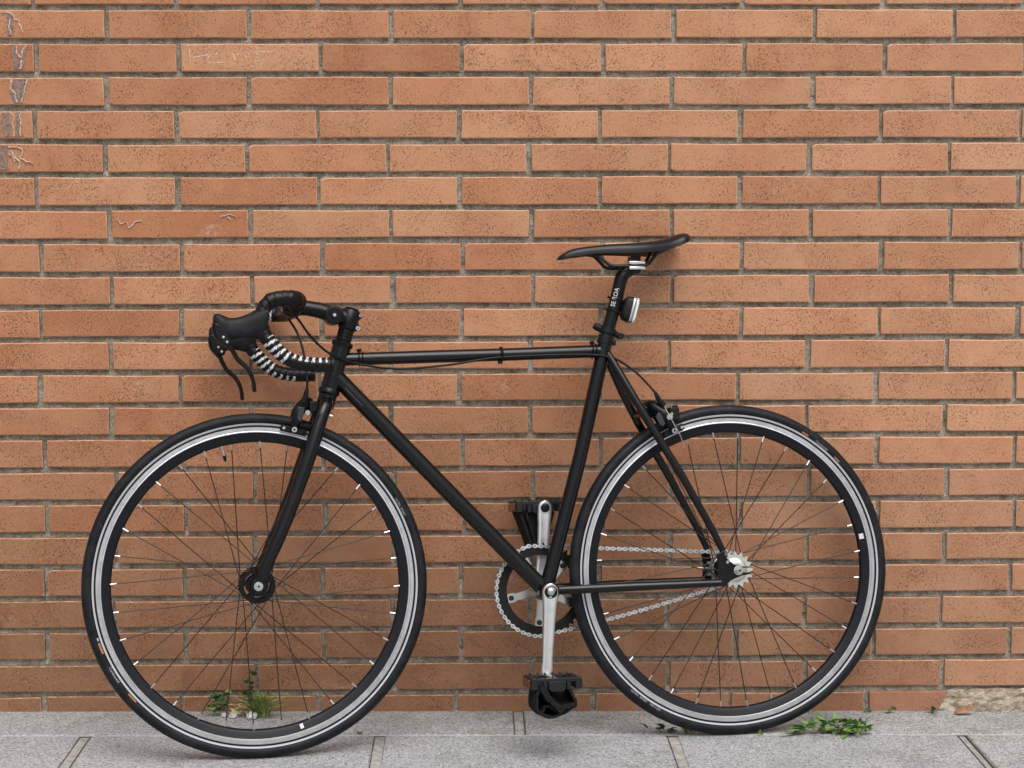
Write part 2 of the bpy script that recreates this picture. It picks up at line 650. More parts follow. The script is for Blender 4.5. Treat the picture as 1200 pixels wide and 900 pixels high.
# crumbled cement lump replacing the last brick of the lowest course
def blob_patch(poly, depth, step, seed):
    xs = [p[0] for p in poly]; zs = [p[1] for p in poly]
    x0, x1, z0, z1 = min(xs), max(xs), min(zs), max(zs)
    nx, nz = int((x1 - x0) / step) + 2, int((z1 - z0) / step) + 2
    vs_, fs = [], []
    for k in range(nz):
        t = k / (nz - 1)
        for i in range(nx):
            s_ = i / (nx - 1)
            z = z0 + (z1 - z0) * t
            left = poly[0][0] + (poly[1][0] - poly[0][0]) * t + .006 * noise.noise(Vector((0, seed, z * 60)))
            x = left + (x1 - left) * s_
            top = .004 * noise.noise(Vector((x * 40, seed, 0))) * t
            e = min(1, s_ * 9) * min(1, (1 - t) * 5)
            y = .004 - depth * min(1, e * 1.2) * (.75 + .5 * (1 - t)) + .006 * noise.noise(Vector((x * 45, seed, z * 70))) + .003 * noise.noise(Vector((x * 130, seed, z * 160)))
            vs_.append((x - .75, y, z + top))
    for k in range(nz - 1):
        for i in range(nx - 1):
            a = k * nx + i
            fs.append((a, a + 1, a + nx + 1, a + nx))
    return vs_, fs
v_, f_ = blob_patch([(1.728, -.02), (1.757, .0355), (2.6, .0355), (2.6, -.02)], .010, .0045, 4.4)
m = MB(); m.add(v_, f_)
cp = m.build('cement_patch', CEMENT, wall, 80)
cp['label'] = 'crumbling sand coloured cement filling at the foot of the wall'

# old paint / glue remnants and scratched letters on the bricks
DEC = {"brown": [[[-0.1982, 1.4533], [-0.1878, 1.4533], [-0.1854, 1.4103], [-0.1976, 1.4103]], [[-0.1928, 1.3905], [-0.1806, 1.3905], [-0.1767, 1.3424], [-0.1854, 1.3424]], [[-0.1684, 1.3905], [-0.1563, 1.3905], [-0.162, 1.3758], [-0.1662, 1.3424], [-0.1767, 1.3424], [-0.1724, 1.3758]], [[-0.1859, 1.3224], [-0.1615, 1.3224], [-0.1716, 1.2737], [-0.1872, 1.2738], [-0.1954, 1.2946]], [[-0.212, 1.2552], [-0.1998, 1.2552], [-0.1942, 1.2058], [-0.2081, 1.2058], [-0.2163, 1.2269]], [[-0.1841, 1.2552], [-0.1754, 1.2552], [-0.1767, 1.2058], [-0.1855, 1.2058]], [[-0.2191, 1.187], [-0.2052, 1.1869], [-0.2047, 1.1381], [-0.2204, 1.1382]]],
"white": [[[-0.2085, 1.4568], [-0.1981, 1.4585], [-0.1878, 1.455], [-0.1828, 1.4447], [-0.1742, 1.4413], [-0.1694, 1.4258], [-0.1663, 1.4137]], [[-0.1915, 1.4447], [-0.1937, 1.4275], [-0.1889, 1.412]], [[-0.1806, 1.390], [-0.1794, 1.3758], [-0.1711, 1.362], [-0.1732, 1.343]], [[-0.1598, 1.390], [-0.1689, 1.3792], [-0.1711, 1.362]], [[-0.1912, 1.3225], [-0.1952, 1.3032], [-0.185, 1.2928], [-0.182, 1.2755]], [[-0.1598, 1.3225], [-0.1656, 1.3015], [-0.1716, 1.2747]], [[-0.1964, 1.255], [-0.1879, 1.2477], [-0.1918, 1.2304], [-0.1889, 1.2070]], [[-0.1754, 1.255], [-0.1767, 1.2066]], [[-0.2018, 1.1834], [-0.1843, 1.1852], [-0.1723, 1.1782], [-0.1779, 1.1608], [-0.1607, 1.1537], [-0.152, 1.152]], [[-0.2004, 1.1712], [-0.1883, 1.1643], [-0.1781, 1.1538], [-0.1802, 1.1398]], [[-0.1949, 1.1782], [-0.1903, 1.1538]], [[0.0168, 1.0366], [0.0272, 1.0261], [0.036, 1.0313], [0.0428, 1.0173], [0.0535, 1.0295], [0.0677, 1.033]], [[0.2294, 1.0404], [0.2471, 1.0464], [0.2628, 1.0413]], [[0.2434, 1.0396], [0.2521, 1.0343]]],
"scratch": [[[0.1726, 1.3872], [0.1736, 1.3533]], [[0.1645, 1.3893], [0.1845, 1.3900]], [[0.1794, 1.3661], [0.2039, 1.3708], [0.2313, 1.374]], [[0.2212, 1.3772], [0.2088, 1.364], [0.2087, 1.3582], [0.2148, 1.355], [0.2432, 1.3569]], [[0.261, 1.3754], [0.2656, 1.36]], [[0.2741, 1.3754], [0.2657, 1.3668]], [[0.2853, 1.3702], [0.2906, 1.3754], [0.2958, 1.3702], [0.2905, 1.365], [0.2853, 1.3702]], [[0.31, 1.3875], [0.3105, 1.3589]], [[0.2994, 1.3771], [0.343, 1.3774]], [[0.3054, 1.3589], [0.333, 1.3629]]]}
rd = random.Random(3)
def ragged(poly, amp, k=7):
    out = []
    for i in range(len(poly)):
        a, b = Vector(poly[i]), Vector(poly[(i + 1) % len(poly)])
        for j in range(k):
            p = a.lerp(b, j / k)
            out.append((p.x + rd.uniform(-amp, amp), p.y + rd.uniform(-amp, amp)))
    return out
for poly in DEC['brown']:
    m = MB()
    m.prism([(x - .75, z) for x, z in ragged(poly, .0013)], -.0014, .004)
    m.build('paint_remnant', PAINTB, wall)
def ribbon(pts, w, y, jit):
    P = []
    for i in range(len(pts) - 1):
        a, b = Vector(pts[i]), Vector(pts[i + 1])
        k = max(2, int((b - a).length / .0035))
        P += [a.lerp(b, j / k) for j in range(k)]
    P.append(Vector(pts[-1]))
    L, Rr = [], []
    for i, p in enumerate(P):
        t = (P[min(i + 1, len(P) - 1)] - P[max(i - 1, 0)]).normalized()
        nrm = Vector((-t.y, t.x))
        p = p + nrm * rd.uniform(-jit, jit)
        ww = w * rd.uniform(.45, 1.25)
        L.append(p + nrm * ww / 2); Rr.append(p - nrm * ww / 2)
    mm = MB()
    A = [Vector((q.x - .75, y, q.y)) for q in L]; B = [Vector((q.x - .75, y, q.y)) for q in Rr]
    C = [v + Vector((0, .004, 0)) for v in B]; E_ = [v + Vector((0, .004, 0)) for v in A]
    mm.rings([[A[i], B[i], C[i], E_[i]] for i in range(len(A))])
    return mm
for pts in DEC['white']:
    ribbon(pts, .0030 if pts[0][0] < 0 else .0020, -.0023, .0014).build('glue_residue', PAINTW, wall)
for pts in DEC['scratch']:
    ribbon(pts, .0016, -.0011, .0002).build('scratched_letter', CHALK, wall)

# ------------------------------------------------------------------ pavement
GX, GY = -.00597, .001517
pave = empty('pavement')
pave['kind'] = 'structure'
pave.rotation_euler = (math.atan(GY), -math.atan(GX), 0)

def slab(x0, x1, y0, y1, seed):
    rnd_ = random.Random(seed)
    b = .0022
    hx, hy = (x1 - x0) / 2, (y1 - y0) / 2
    n = 5
    def outline(d, z, j):
        P = []
        for (ax, ay), (bx, by) in (((-hx, -hy), (hx, -hy)), ((hx, -hy), (hx, hy)), ((hx, hy), (-hx, hy)), ((-hx, hy), (-hx, -hy))):
            for i in range(n):
                t = i / n
                x, y = ax + (bx - ax) * t, ay + (by - ay) * t
                P.append(Vector((math.copysign(abs(x) - d, x) if abs(x) > hx - 1e-6 else x, math.copysign(abs(y) - d, y) if abs(y) > hy - 1e-6 else y, z)) + Vector((rnd_.uniform(-j, j), rnd_.uniform(-j, j), 0)))
        return P
    m = MB()
    A, B, C = outline(b, 0, 0), outline(0, -b * .8, .0008), outline(0, -.03, 0)
    k = len(A)
    fs = [tuple(range(k))]
    for i in range(k):
        q = (i + 1) % k
        fs += [(i, q, k + q, k + i), (k + i, k + q, 2 * k + q, 2 * k + i)]
    m.add(A + B + C, fs)
    o = m.build('paving_slab', GRANITE, pave, 20)
    o.location = ((x0 + x1) / 2, (y0 + y1) / 2, rnd_.uniform(-.0006, .0004))
    return o
k = 0
for c in range(-3, 5):                       # strip against the wall
    x0 = -.34 + 1.183 * (c - 0)
    if -1.8 < x0 < 2.4:
        slab(x0 + .012, x0 + 1.183 - .012, -.1820, .02, 900 + c)
for c in range(-4, 7):
    for rr in range(0, 7):
        x0 = -.034 + .592 * c + (0 if rr % 2 == 0 else .296)
        y1 = -.1915 - rr * .405
        slab(x0 + .0115, x0 + .592 - .0115, y1 - .399, y1, c * 31 + rr)
# bedding mortar that fills the joints, just below the slab tops
nx, ny = 900, 40
m = MB()
m.add([(-60, -60, -.0034), (60, -60, -.0034), (60, .05, -.0034), (-60, .05, -.0034)], [(0, 1, 2, 3)])
jb = m.build('joint_mortar', JOINT, pave)
# dark open crack lines beside some joints
m = MB()
for x in (.5715, 1.1685, 1.7485, -.0235):
    m.box((x, -.6, -.0026), .0032, .82, .003)
m.box((.82, -.1832, -.0026), 5.0, .0022, .002)
m.box((.82, -.1908, -.0026), 5.0, .0012, .002)
lj = MB()
lj.box((.82, -.1872, -.0016), 5.4, .0052, .0018)
lj.build('joint_lime', mat('lime_filler', (.45, .45, .435), .9), pave)
DARKJ = mat('joint_dirt', (.06, .052, .042), .95)
for x in (.8325, .8535):
    m.box((x, -.09, -.0027), .0020, .17, .003)
for x in (-.0455, .5485, 1.1415, 1.7335):
    m.box((x, -.6, -.0028), .0016, .82, .0026)
m.build('joint_dirt', DARKJ, pave)
gm = MB()
gm.add([(-150, -300, -.02), (150, -300, -.02), (150, 150, -.02), (-150, 150, -.02)], [(0, 1, 2, 3)])
g_ = gm.build('ground', GRANITE)
g_['kind'] = 'structure'
def ground_z(x, y): return GX * x + GY * y

# ------------------------------------------------------------------ BICYCLE (local x forward, y to the near side, z up; millimetres from the rear hub)
RC = Vector((1.27857491, -.18468421, -1.44168163 + Z0))
FW = Vector((-.98496348, -.17267131, .00561848)); UP = Vector((-.01892357, .14015667, .98994849)); NN = Vector((.17172316, -.97495678, .14131676))
bike = empty('bicycle')
MW = Matrix((FW, NN, UP)).transposed().to_4x4()
MW.translation = RC
bike.matrix_world = MW
tag(bike, 'matte black single speed road bicycle with drop handlebars leaning against the brick wall', 'bicycle')

def B(x, z, o=0): return Vector((x / 1000, o / 1000, z / 1000 + .335))
def BP(l): return [B(*p) for p in l]
mm_ = .001

# ---- frame
frame = MB()
frame.cyl(B(384, -31, -36), B(384, -31, 36), .0205, 28)
frame.cyl(B(384, -31, 36), B(384, -31, 41), .018, 28)
frame.cyl(B(384, -31, -41), B(384, -31, -36), .018, 28)
fr = frame.build('frame', BLACK, bike)
def ftube(name, pts, r, n=24, mats=BLACK, **kw):
    m = MB()
    m.tube(pts, r, n, **kw)
    return m.build(name, mats, fr)
hd = Vector((-.289, 0, .957))
ftube('head_tube', [B(811, 377), B(783.5, 467)], .0183, 30)
ftube('top_tube', BP([(785, 438.5), (600, 442), (442, 444.5), (255, 449)]), [.0128] * 4)
ftube('down_tube', BP([(800, 408), (780, 387), (519, 110), (392, -24)]), [.0165, .0162, .0162, .0162], 28)
ftube('seat_tube', BP([(383, -25), (307, 236), (262, 415), (246, 477)]), [.0145, .0143, .0143, .0147], 26)
m = MB()
m.tube(BP([(250.5, 463), (246.5, 479)]), .0165, 24)
m.box(B(235, 465, 0), .012, .022, .011)
m.cyl(B(233, 465, -14), B(233, 465, 14), .0032, 10)
m.build('seat_collar', BLACK, fr, bevel=.0008)
for s in (1, -1):
    ftube('seat_stay', BP([(247, 443, 11 * s), (236, 422, 17 * s), (208, 366, 32 * s), (171, 298, 43 * s), (107, 188, 50 * s), (50, 82, 54 * s), (30, 40, 55 * s)]), [.0074, .0082, .0084, .0084, .0080, .0072, .0066], 18)
    ftube('chain_stay', BP([(372, -29, 24 * s), (330, -28, 34 * s), (219, -26, 44 * s), (120, -25, 51 * s), (36, -24, 55 * s)]), [.0094, .0094, .0092, .0084, .0074], 18)
ftube('brake_bridge', BP([(181, 318, -40), (181, 318, 40)]), .0065, 14)
for s in (1, -1):
    m = MB()
    poly = [(44, 34), (30, 38), (22, 24), (8, 12), (-8, 7.6), (-27, 6.6), (-27, 4.6), (-4, 4.6), (1, 3), (2.5, 0), (1, -3), (-4, -4.6), (-27, -4.6), (-27, -8), (-8, -11), (14, -19), (30, -32), (46, -30), (42, -14), (40, 10)]
    m.prism([(x * mm_, z * mm_ + .335) for x, z in poly], (55 * s - 2.6) * mm_, (55 * s + 2.6) * mm_)
    d_ = m.build('dropout', BLACK, fr, bevel=.0007)
    m = MB()
    m.cyl(B(22, 17, (57.4 if s > 0 else -57.4)), B(22, 17, (59.2 if s > 0 else -59.2)), .0032, 12)
    m.build('eyelet_bolt', CHROME, d_)
    m = MB()
    m.cyl(B(24, -19, (57.4 if s > 0 else -57.4)), B(24, -19, (59.0 if s > 0 else -59.0)), .0042, 6)
    m.build('eyelet_nut', PLASTIC, d_)
# chain tensioner on the far axle end and the brass adjusting screw
m = MB()
m.cyl(B(60, 2, -50), B(12, 1, -50), .0024, 10)
m.build('adjusting_screw', BRASS, fr)
m = MB()
m.cyl(B(66, 4, 50), B(44, 3, 51), .0016, 10)
m.cyl(B(68, 4, 50), B(65, 4, 50), .0042, 10)
m.cyl(B(38, 2, 52), B(12, 1, 52), .0019, 10, mi=1)
m.build('adjusting_screw', [BLACK, BRASS], fr)
# gusset scar line on the down tube (welded cable guide)
m = MB()
m.tube(BP([(781, 381, 15.5), (767, 366, 16.5), (747, 345, 16.2)]), .0014, 8)
m.build('cable_guide', GREYM, fr)

# ---- fork
fk = MB()
fk.tube(BP([(812, 373), (817, 357), (820, 343)]), [.0178, .0182, .0168], 26)
forko = fk.build('fork', BLACK, bike)
for s in (1, -1):
    m = MB()
    m.tube(smooth_path(BP([(816, 356, 8 * s), (821, 347, 24 * s), (831, 326, 34 * s), (851, 266, 42 * s), (879, 190, 46 * s), (908, 117, 49 * s), (934, 60, 50 * s), (950, 24, 50 * s), (957, 11, 50 * s)]), 3),
           [.0125] * 3 + [.0142] * 3 + [.0142] * 6 + [.0135] * 3 + [.0128] * 3 + [.0118] * 3 + [.0108] * 2 + [.0095] * 2, 22)
    m.build('fork_blade', BLACK, forko)
    m = MB()
    m.cyl(B(960, 0, s * 48), B(960, 0, s * 53), .0145, 24)
    m.build('fork_end', BLACK, forko, bevel=.0008)

# ---- headset and stem
def hpt(t):           # point on the steering axis, t = height above rear hub in mm
    return B(783.5 - (t - 467) * .302, t)
m = MB()
m.tube([hpt(369), hpt(372), hpt(378), hpt(381)], [.0185, .0212, .0212, .019], 30)
m.build('headset_cup', SATIN, bike)
m = MB()
m.tube([hpt(463), hpt(466), hpt(472), hpt(475)], [.019, .0212, .0212, .0165], 30)
hs_ = m.build('headset', SATIN, bike)
for i, (a, b) in enumerate(((476, 482), (482.6, 488.5), (489.1, 497))):
    m = MB()
    m.tube([hpt(a), hpt(b)], .0158, 28)
    m.build('spacer', SATIN, hs_, bevel=.0006)
m = MB()
m.tube([hpt(497), hpt(500), hpt(534), hpt(537)], [.0165, .0178, .0178, .0155], 28)
m.tube([hpt(537), hpt(540)], [.0155, .013], 24)
m.tube(BP([(772, 520), (790, 525), (802, 528)]), [.0165, .0168, .0172], 22)
m.tube(BP([(800, 527), (826, 536), (852, 541), (872, 541)]), [.0165, .0158, .0150, .0152], 22)
m.cyl(B(881, 541, -22), B(881, 541, 22), .0205, 28)
# clamp ears at the back
m.prism([(x * mm_, z * mm_ + .335) for x, z in ((774, 538), (760, 538), (749, 531), (743, 525), (744, 519), (751, 514), (752, 508), (748, 503), (749, 496), (757, 493), (776, 494))], -.0115, .0115)
stem = m.build('stem', SATIN, bike, bevel=.0022)
for q in ((747, 524), (753, 499)):
    m = MB()
    m.cyl(B(q[0], q[1], -9), B(q[0], q[1], 14), .0042 if q[1] < 510 else .0030, 14)
    m.cyl(B(q[0], q[1], 14), B(q[0], q[1], 14.4), .0016, 10, mi=1)
    m.build('clamp_bolt', [CHROME, PLASTIC], stem)
m = MB()
m.lathe(B(800, 525, 0), [(.0, -.024), (.017, -.024), (.0185, -.021), (.0185, .021), (.0172, .024), (.0135, .0245), (.0125, .0225), (.0085, .0225), (.0075, .0255), (.0, .0255)], 40, closed=False)
m.build('stem_pivot', SATIN, stem)
m = MB()
m.cyl(B(800, 525, 25.4), B(800, 525, 26.4), .0032, 14)
m.build('pivot_bolt', CHROME, stem)

# ---- handlebar with tape
barpath = [(881, 541, 20), (881, 541, 80), (881, 541, 135), (883, 542, 163), (889, 543, 181), (900, 544, 190), (918, 543, 192), (936, 539, 191), (949, 526, 190), (955, 505, 190), (953, 485, 190), (945, 468, 190),
           (930, 450, 190), (914, 435, 190), (892, 424, 190), (866, 419, 190), (842, 418, 190), (824, 418, 190)]
hb = MB()
hb.cyl(B(881, 541, -150), B(881, 541, 150), .0128, 22)
bar = hb.build('handlebar', SATIN, bike)
def tape(s):
    P0 = smooth_path([Vector((x, o * s, z)) for x, z, o in barpath[1:]], 10)
    # resample evenly
    L = [0]
    for i in range(1, len(P0)): L.append(L[-1] + (P0[i] - P0[i - 1]).length)
    T = L[-1]; n = int(T / 1.6)
    P = []
    j = 0
    for i in range(n + 1):
        t = T * i / n
        while j < len(L) - 2 and L[j + 1] < t: j += 1
        f = (t - L[j]) / (L[j + 1] - L[j])
        P.append(P0[j].lerp(P0[j + 1], f))
    n_ang = 32
    ref = Vector((0, 1, 0))
    rings, cols = [], []
    ref0 = Vector((0, 0, 1))
    for i, p in enumerate(P):
        t = (P[min(i + 1, len(P) - 1)] - P[max(i - 1, 0)]).normalized()
        u = ref0 - t * ref0.dot(t)
        u.normalize(); ref0 = u
        w = t.cross(u)
        ring = []
        sl_ = T * i / n
        endk = 1.0
        if i > len(P) - 4: endk = .92
        for a in range(n_ang):
            an = 2 * PI * a / n_ang
            d = u * math.cos(an) + w * math.sin(an)
            ph = (sl_ / 13.0 + an / (2 * PI)) % 1.0
            rad = (12.6 + 1.7 * ph ** .7) * endk
            if sl_ < 160: rad += 1.4
            q = p + d * rad
            ring.append(Vector((q.x / 1000, q.y / 1000, q.z / 1000 + .335)))
        rings.append(ring)
        if i < len(P) - 1:
            for a in range(n_ang):
                an = 2 * PI * (a + .5) / n_ang
                d = u * math.cos(an) + w * math.sin(an)
                ph = (sl_ / 13.0 + an / (2 * PI)) % 1.0
                x, o, z = p.x, abs(p.y), p.z
                white = False
                if o > 186 and .20 < ph < .60:
                    if z < 470 and x > 905:
                        white = d.y > -.25 if s > 0 else d.y > -.35
                    elif z < 440:
                        white = (d.z > .30 and d.y > .05) if s > 0 else (x > 860 and d.z < -.25 and d.y > .1)
                    if s < 0 and z > 500 and 905 < x < 960:
                        white = d.y > .0
                    if x < 834 and s > 0: white = False
                if white and (math.sin(sl_ * 3.1 + an * 7) > .93): white = False
                cols.append(1 if white else 0)
    m = MB()
    m.rings(rings, mi=cols)
    o_ = m.build('bar_tape', [TAPE, TAPEW], bar)
    # end plug
    m = MB()
    e = P[-1]; ex = Vector((e.x / 1000, e.y / 1000, e.z / 1000 + .335))
    m.tube([ex + Vector((.002, 0, 0)), ex, ex + Vector((-.003, 0, 0)), ex + Vector((-.0045, 0, 0))], [.0128, .0138, .0132, .009], 22)
    m.build('bar_end_plug', PLASTIC, bar)
tape(1); tape(-1)

def superell(cx, z0, z1, hw, n=22, e=2.6, o=0, lean=0.):
    zc, hz = (z0 + z1) / 2, (z1 - z0) / 2
    P = []
    for j in range(n):
        a = 2 * PI * j / n
        c, s_ = math.cos(a), math.sin(a)
        y = math.copysign(abs(c) ** (2 / e), c) * hw
        z = math.copysign(abs(s_) ** (2 / e), s_) * hz
        P.append(B(cx + lean * z, zc + z, o + y))
    return P
def hood(s):
    st = [(944, 530, 472, 14.5, -.12), (952, 529, 468, 16.5, -.10), (962, 523, 467, 17), (975, 517, 469, 16.5), (990, 511, 469.5, 16), (1004, 508, 468, 16), (1014, 508, 464, 16.5), (1024, 512, 463, 17), (1032, 515.5, 466, 16), (1038, 516, 473, 13.5), (1042, 514, 482, 10), (1044.5, 508, 490, 5)]
    rings = []
    P = [Vector(q[:4]) for q in st]
    sp = smooth_path([Vector((q[0], q[1], q[2])) for q in st], 3)
    hw = smooth_path([Vector((q[3], (q[4] if len(q) > 4 else 0), 0)) for q in st], 3)
    for a, b in zip(sp, hw):
        rings.append(superell(a.x, a.z, a.y, b.x, 24, 2.5, 190 * s, b.y))
    m = MB()
    m.rings(rings)
    if s < 0:
        for i, v in enumerate(m.v):
            k_ = max(0, min(1, (v[0] - .96) / .06))
            m.v[i] = (v[0] - .009 * k_, v[1], v[2] + .004 * k_)
    h = m.build('brake_hood', HOODM, bar, 60)
    # lever body under the hood nose
    m = MB()
    bx_, bz_ = (0, 0) if s > 0 else (-9, 6)
    out = [(x + bx_, z + bz_) for x, z in ((1042, 499), (1044, 486), (1040, 473), (1030, 459), (1021, 453), (1013, 456), (1012, 467), (1020, 481), (1031, 494))]
    m.prism([(x * mm_, z * mm_ + .335) for x, z in out], (190 * s - 11) * mm_, (190 * s + 18.6) * mm_)
    lv = m.build('lever_body', SATIN, bar, bevel=.0025)
    m = MB()
    m.tube(smooth_path(BP([(1043 + bx_, 496, 190 * s + 8), (1041 + bx_, 478, 190 * s + 9), (1030 + bx_, 464, 190 * s + 8), (1019 + bx_ * .6, 456, 190 * s + 6), (1010, 447, 190 * s + 4), (1000, 430, 190 * s), (984, 415, 190 * s), (975, 399, 190 * s), (971, 383, 190 * s), (970, 369, 190 * s)]), 5),
           [.0042] * 6 + [.0048] * 14 + [.0046] * 8 + [.0044] * 8 + [.0040] * 10, 14, flat=1.7, flatdir=(0, 1, 0))
    m.build('brake_lever', SATIN, bar)
    for q in ((1026.5 + bx_, 471 + bz_), (1020 + bx_, 462 + bz_)):
        m = MB()
        m.cyl(B(q[0], q[1], 190 * s + 18), B(q[0], q[1], 190 * s + 19.6), .0024, 12)
        m.build('lever_bolt', CHROME, lv)
hood(1); hood(-1)

# ---- wheels
def text_mesh(txt, size):
    cu = D.curves.new('lettering', 'FONT')
    cu.body = txt
    cu.size = size
    cu.resolution_u = 2
    ob = D.objects.new('lettering', cu)
    COL.objects.link(ob)
    dg = bpy.context.evaluated_depsgraph_get()
    me = D.meshes.new_from_object(ob.evaluated_get(dg))
    D.objects.remove(ob)
    return me

def make_wheel(cx, phase, front):
    """phase: picture angle (degrees, counter clockwise) of spoke 0"""
    w = empty('wheel', bike, B(cx, 0))
    c = Vector((0, 0, 0))
    # tyre
    m = MB()
    prof = []
    for j in range(28):
        a = R(-132) + R(264) * j / 27
        prof.append((.3228 + .0122 * math.cos(a), .0124 * math.sin(a)))
    # slight tread ridge lines
    prof = [(r + (.0 if abs(o) > .006 else .0002), o) for r, o in prof]
    m.lathe(c, prof, 200)
    ty = m.build('tyre', RUBBER, w, 50)
    for s in (1, -1):
        m = MB()
        m.lathe(c, [(.3117, s * .0100), (.3117, s * .0109), (.3153, s * .01185), (.3153, s * .0105)], 200)
        m.build('reflective_stripe', STRIPE, ty)
    # rim
    m = MB()
    m.lathe(c, [(.3112, .0094), (.3112, .0088), (.304, .0088), (.304, -.0088), (.3112, -.0088), (.3112, -.0094), (.2972, -.0094), (.2960, -.0090), (.288, -.0076), (.2815, -.0052), (.2790, -.0020), (.2786, 0), (.2790, .0020), (.2815, .0052), (.288, .0076), (.2960, .0090), (.2972, .0094)], 200)
    rim = m.build('rim', RIMB, w, 30)
    for s in (1, -1):
        m = MB()
        edge = [(.3078, .0092, 0), (.3078, .0099, 0)]
        r = .3070
        while r > .3012:
            edge += [(r, .0099, 0), (r - .00012, .0095, 2), (r - .00042, .0095, 2), (r - .00054, .0099, 2)]
            r -= .00230
        edge += [(.3010, .0099, 0), (.3004, .0097, 2), (.2998, .0101, 1), (.2982, .0103, 1), (.2972, .0092, 1)]
        for q in range(len(edge) - 1):
            (ra, oa, _), (rb, ob_, mi_) = edge[q], edge[q + 1]
            m.lathe(c, [(ra, s * oa), (rb, s * ob_)], 200, closed=False, mi=mi_)
        m.build('brake_track', [ALUD, ALU, GROOVE], rim, 25)
    # rim sticker
    for aa, wd_ in (((-255.5 if front else 8.6), .010),):
        pass
    ang = R(180 - (-73.5)) if front else R(180 - 11.8)
    m = MB()
    wdt = .0070 if front else .011
    m.lathe(c, [(.2925, .0088), (.2925, .0098), (.2835, .0072), (.2835, .0050)], 3, True, 0, ang - (wdt / 2) / .288, ang + (wdt / 2) / .288)
    m.build('rim_sticker', WHITE, rim)
    # hub
    m = MB()
    if front:
        m.tube([Vector((0, o, 0)) for o in (-.036, -.033, -.024, -.012, .012, .024, .033, .036)], [.013, .015, .013, .0115, .0115, .013, .015, .013], 28)
        for s in (1, -1):
            nth = 60
            rr = [.012, .0205, .0265, .0345]
            vs_, fs = [], []
            for y in (s * .0265, s * .0300):
                for r in rr:
                    for i in range(nth):
                        a = 2 * PI * i / nth
                        vs_.append(Vector((r * math.cos(a), y, r * math.sin(a))))
            def vid(L, k, i): return (L * 4 + k) * nth + i % nth
            hole = lambda i: (i % 12) >= 4
            for i in range(nth):
                for k in range(3):
                    if k == 1 and hole(i): continue
                    fs.append((vid(0, k, i), vid(0, k, i + 1), vid(0, k + 1, i + 1), vid(0, k + 1, i)))
                    fs.append((vid(1, k, i), vid(1, k, i + 1), vid(1, k + 1, i + 1), vid(1, k + 1, i)))
                fs.append((vid(0, 3, i), vid(0, 3, i + 1), vid(1, 3, i + 1), vid(1, 3, i)))
                if hole(i):
                    fs.append((vid(0, 1, i), vid(0, 1, i + 1), vid(1, 1, i + 1), vid(1, 1, i)))
                    fs.append((vid(0, 2, i), vid(0, 2, i + 1), vid(1, 2, i + 1), vid(1, 2, i)))
                    if not hole(i - 1):
                        fs.append((vid(0, 1, i), vid(0, 2, i), vid(1, 2, i), vid(1, 1, i)))
                    if not hole(i + 1):
                        fs.append((vid(0, 1, i + 1), vid(0, 2, i + 1), vid(1, 2, i + 1), vid(1, 1, i + 1)))
            m.add(vs_, fs)
            for i in range(16):
                a = R(11.25 * 2 * i + 6)
                p = Vector((.0308 * math.cos(a), s * .0300, .0308 * math.sin(a)))
                m.cyl(p, p + Vector((0, s * .0014, 0)), .0016, 6)
        fl, fr_, nh = .0283, .0308, .0
    else:
        m.tube([Vector((0, o, 0)) for o in (-.052, -.038, -.036, -.012, .012, .032, .036, .046, .052)], [.012, .013, .017, .0125, .0125, .016, .014, .0125, .011], 28)
        for s in (1, -1):
            m.lathe(c, [(.010, s * .0275), (.0250, s * .0275), (.0260, s * .029), (.0250, s * .0305), (.010, s * .0305)], 40)
        fl, fr_ = .029, .0230
    m.build('hub', SATIN, w, 30)
    # axle ends
    m = MB()
    ax0 = .0535 if front else .058
    for s in (1, -1):
        m = MB()
        m.cyl(Vector((0, s * ax0, 0)), Vector((0, s * (ax0 + .0028), 0)), .0098 if not front else .0088, 28)
        if front:
            m.cyl(Vector((0, s * (ax0 + .0028), 0)), Vector((0, s * (ax0 + .0052), 0)), .0060, 18)
        else:
            m.cyl(Vector((0, s * (ax0 + .0028), 0)), Vector((0, s * (ax0 + .0085), 0)), .0078, 6)
            m.cyl(Vector((0, s * (ax0 + .0085), 0)), Vector((0, s * (ax0 + .0115), 0)), .0046, 16)
        m.cyl(Vector((0, s * (ax0 + (.0052 if front else .0115)), 0)), Vector((0, s * (ax0 + (.0055 if front else .0118)), 0)), .0022, 12, mi=1)
        m.build('axle_nut', [CHROME, PLASTIC], w, bevel=.0006)
    # spokes
    for k in range(32):
        pa = R(180 - (phase + 11.25 * k))            # local angle (x forward mirrored)
        near = 1 if k % 2 == 0 else -1
        sg = -1 if k % 4 in (0, 3) else 1            # in picture sense
        ha = pa - sg * R(67.5)
        side = fl * near
        inn = .0012 * (1 if sg > 0 else -1)
        h = Vector((fr_ * math.cos(ha), side + inn, fr_ * math.sin(ha)))
        e = Vector((.2805 * math.cos(pa), near * .0022, .2805 * math.sin(pa)))
        d = (e - h).normalized()
        m = MB()
        m.tube([h, e - d * .008], .00105, 7)
        m.tube([e - d * .0125, e - d * .012, e - d * .002, e + d * .002], [.0012, .0020, .0020, .0022], 8, mi=1)
        m.build('spoke', [SPOKEM, CHROME], w)
    # valve
    va = R(180 - (103.0 if front else 186.5))
    d = Vector((math.cos(va), 0, math.sin(va)))
    m = MB()
    L = .020 if front else .030
    m.tube([d * .280, d * (.280 - L)], .0026, 12)
    m.tube([d * (.280 - L), d * (.280 - L - .002), d * (.280 - L - .008), d * (.280 - L - .012)], [.0034, .0036, .0030, .0012], 12, mi=1)
    m.build('valve', [CHROME, PLASTIC], w)
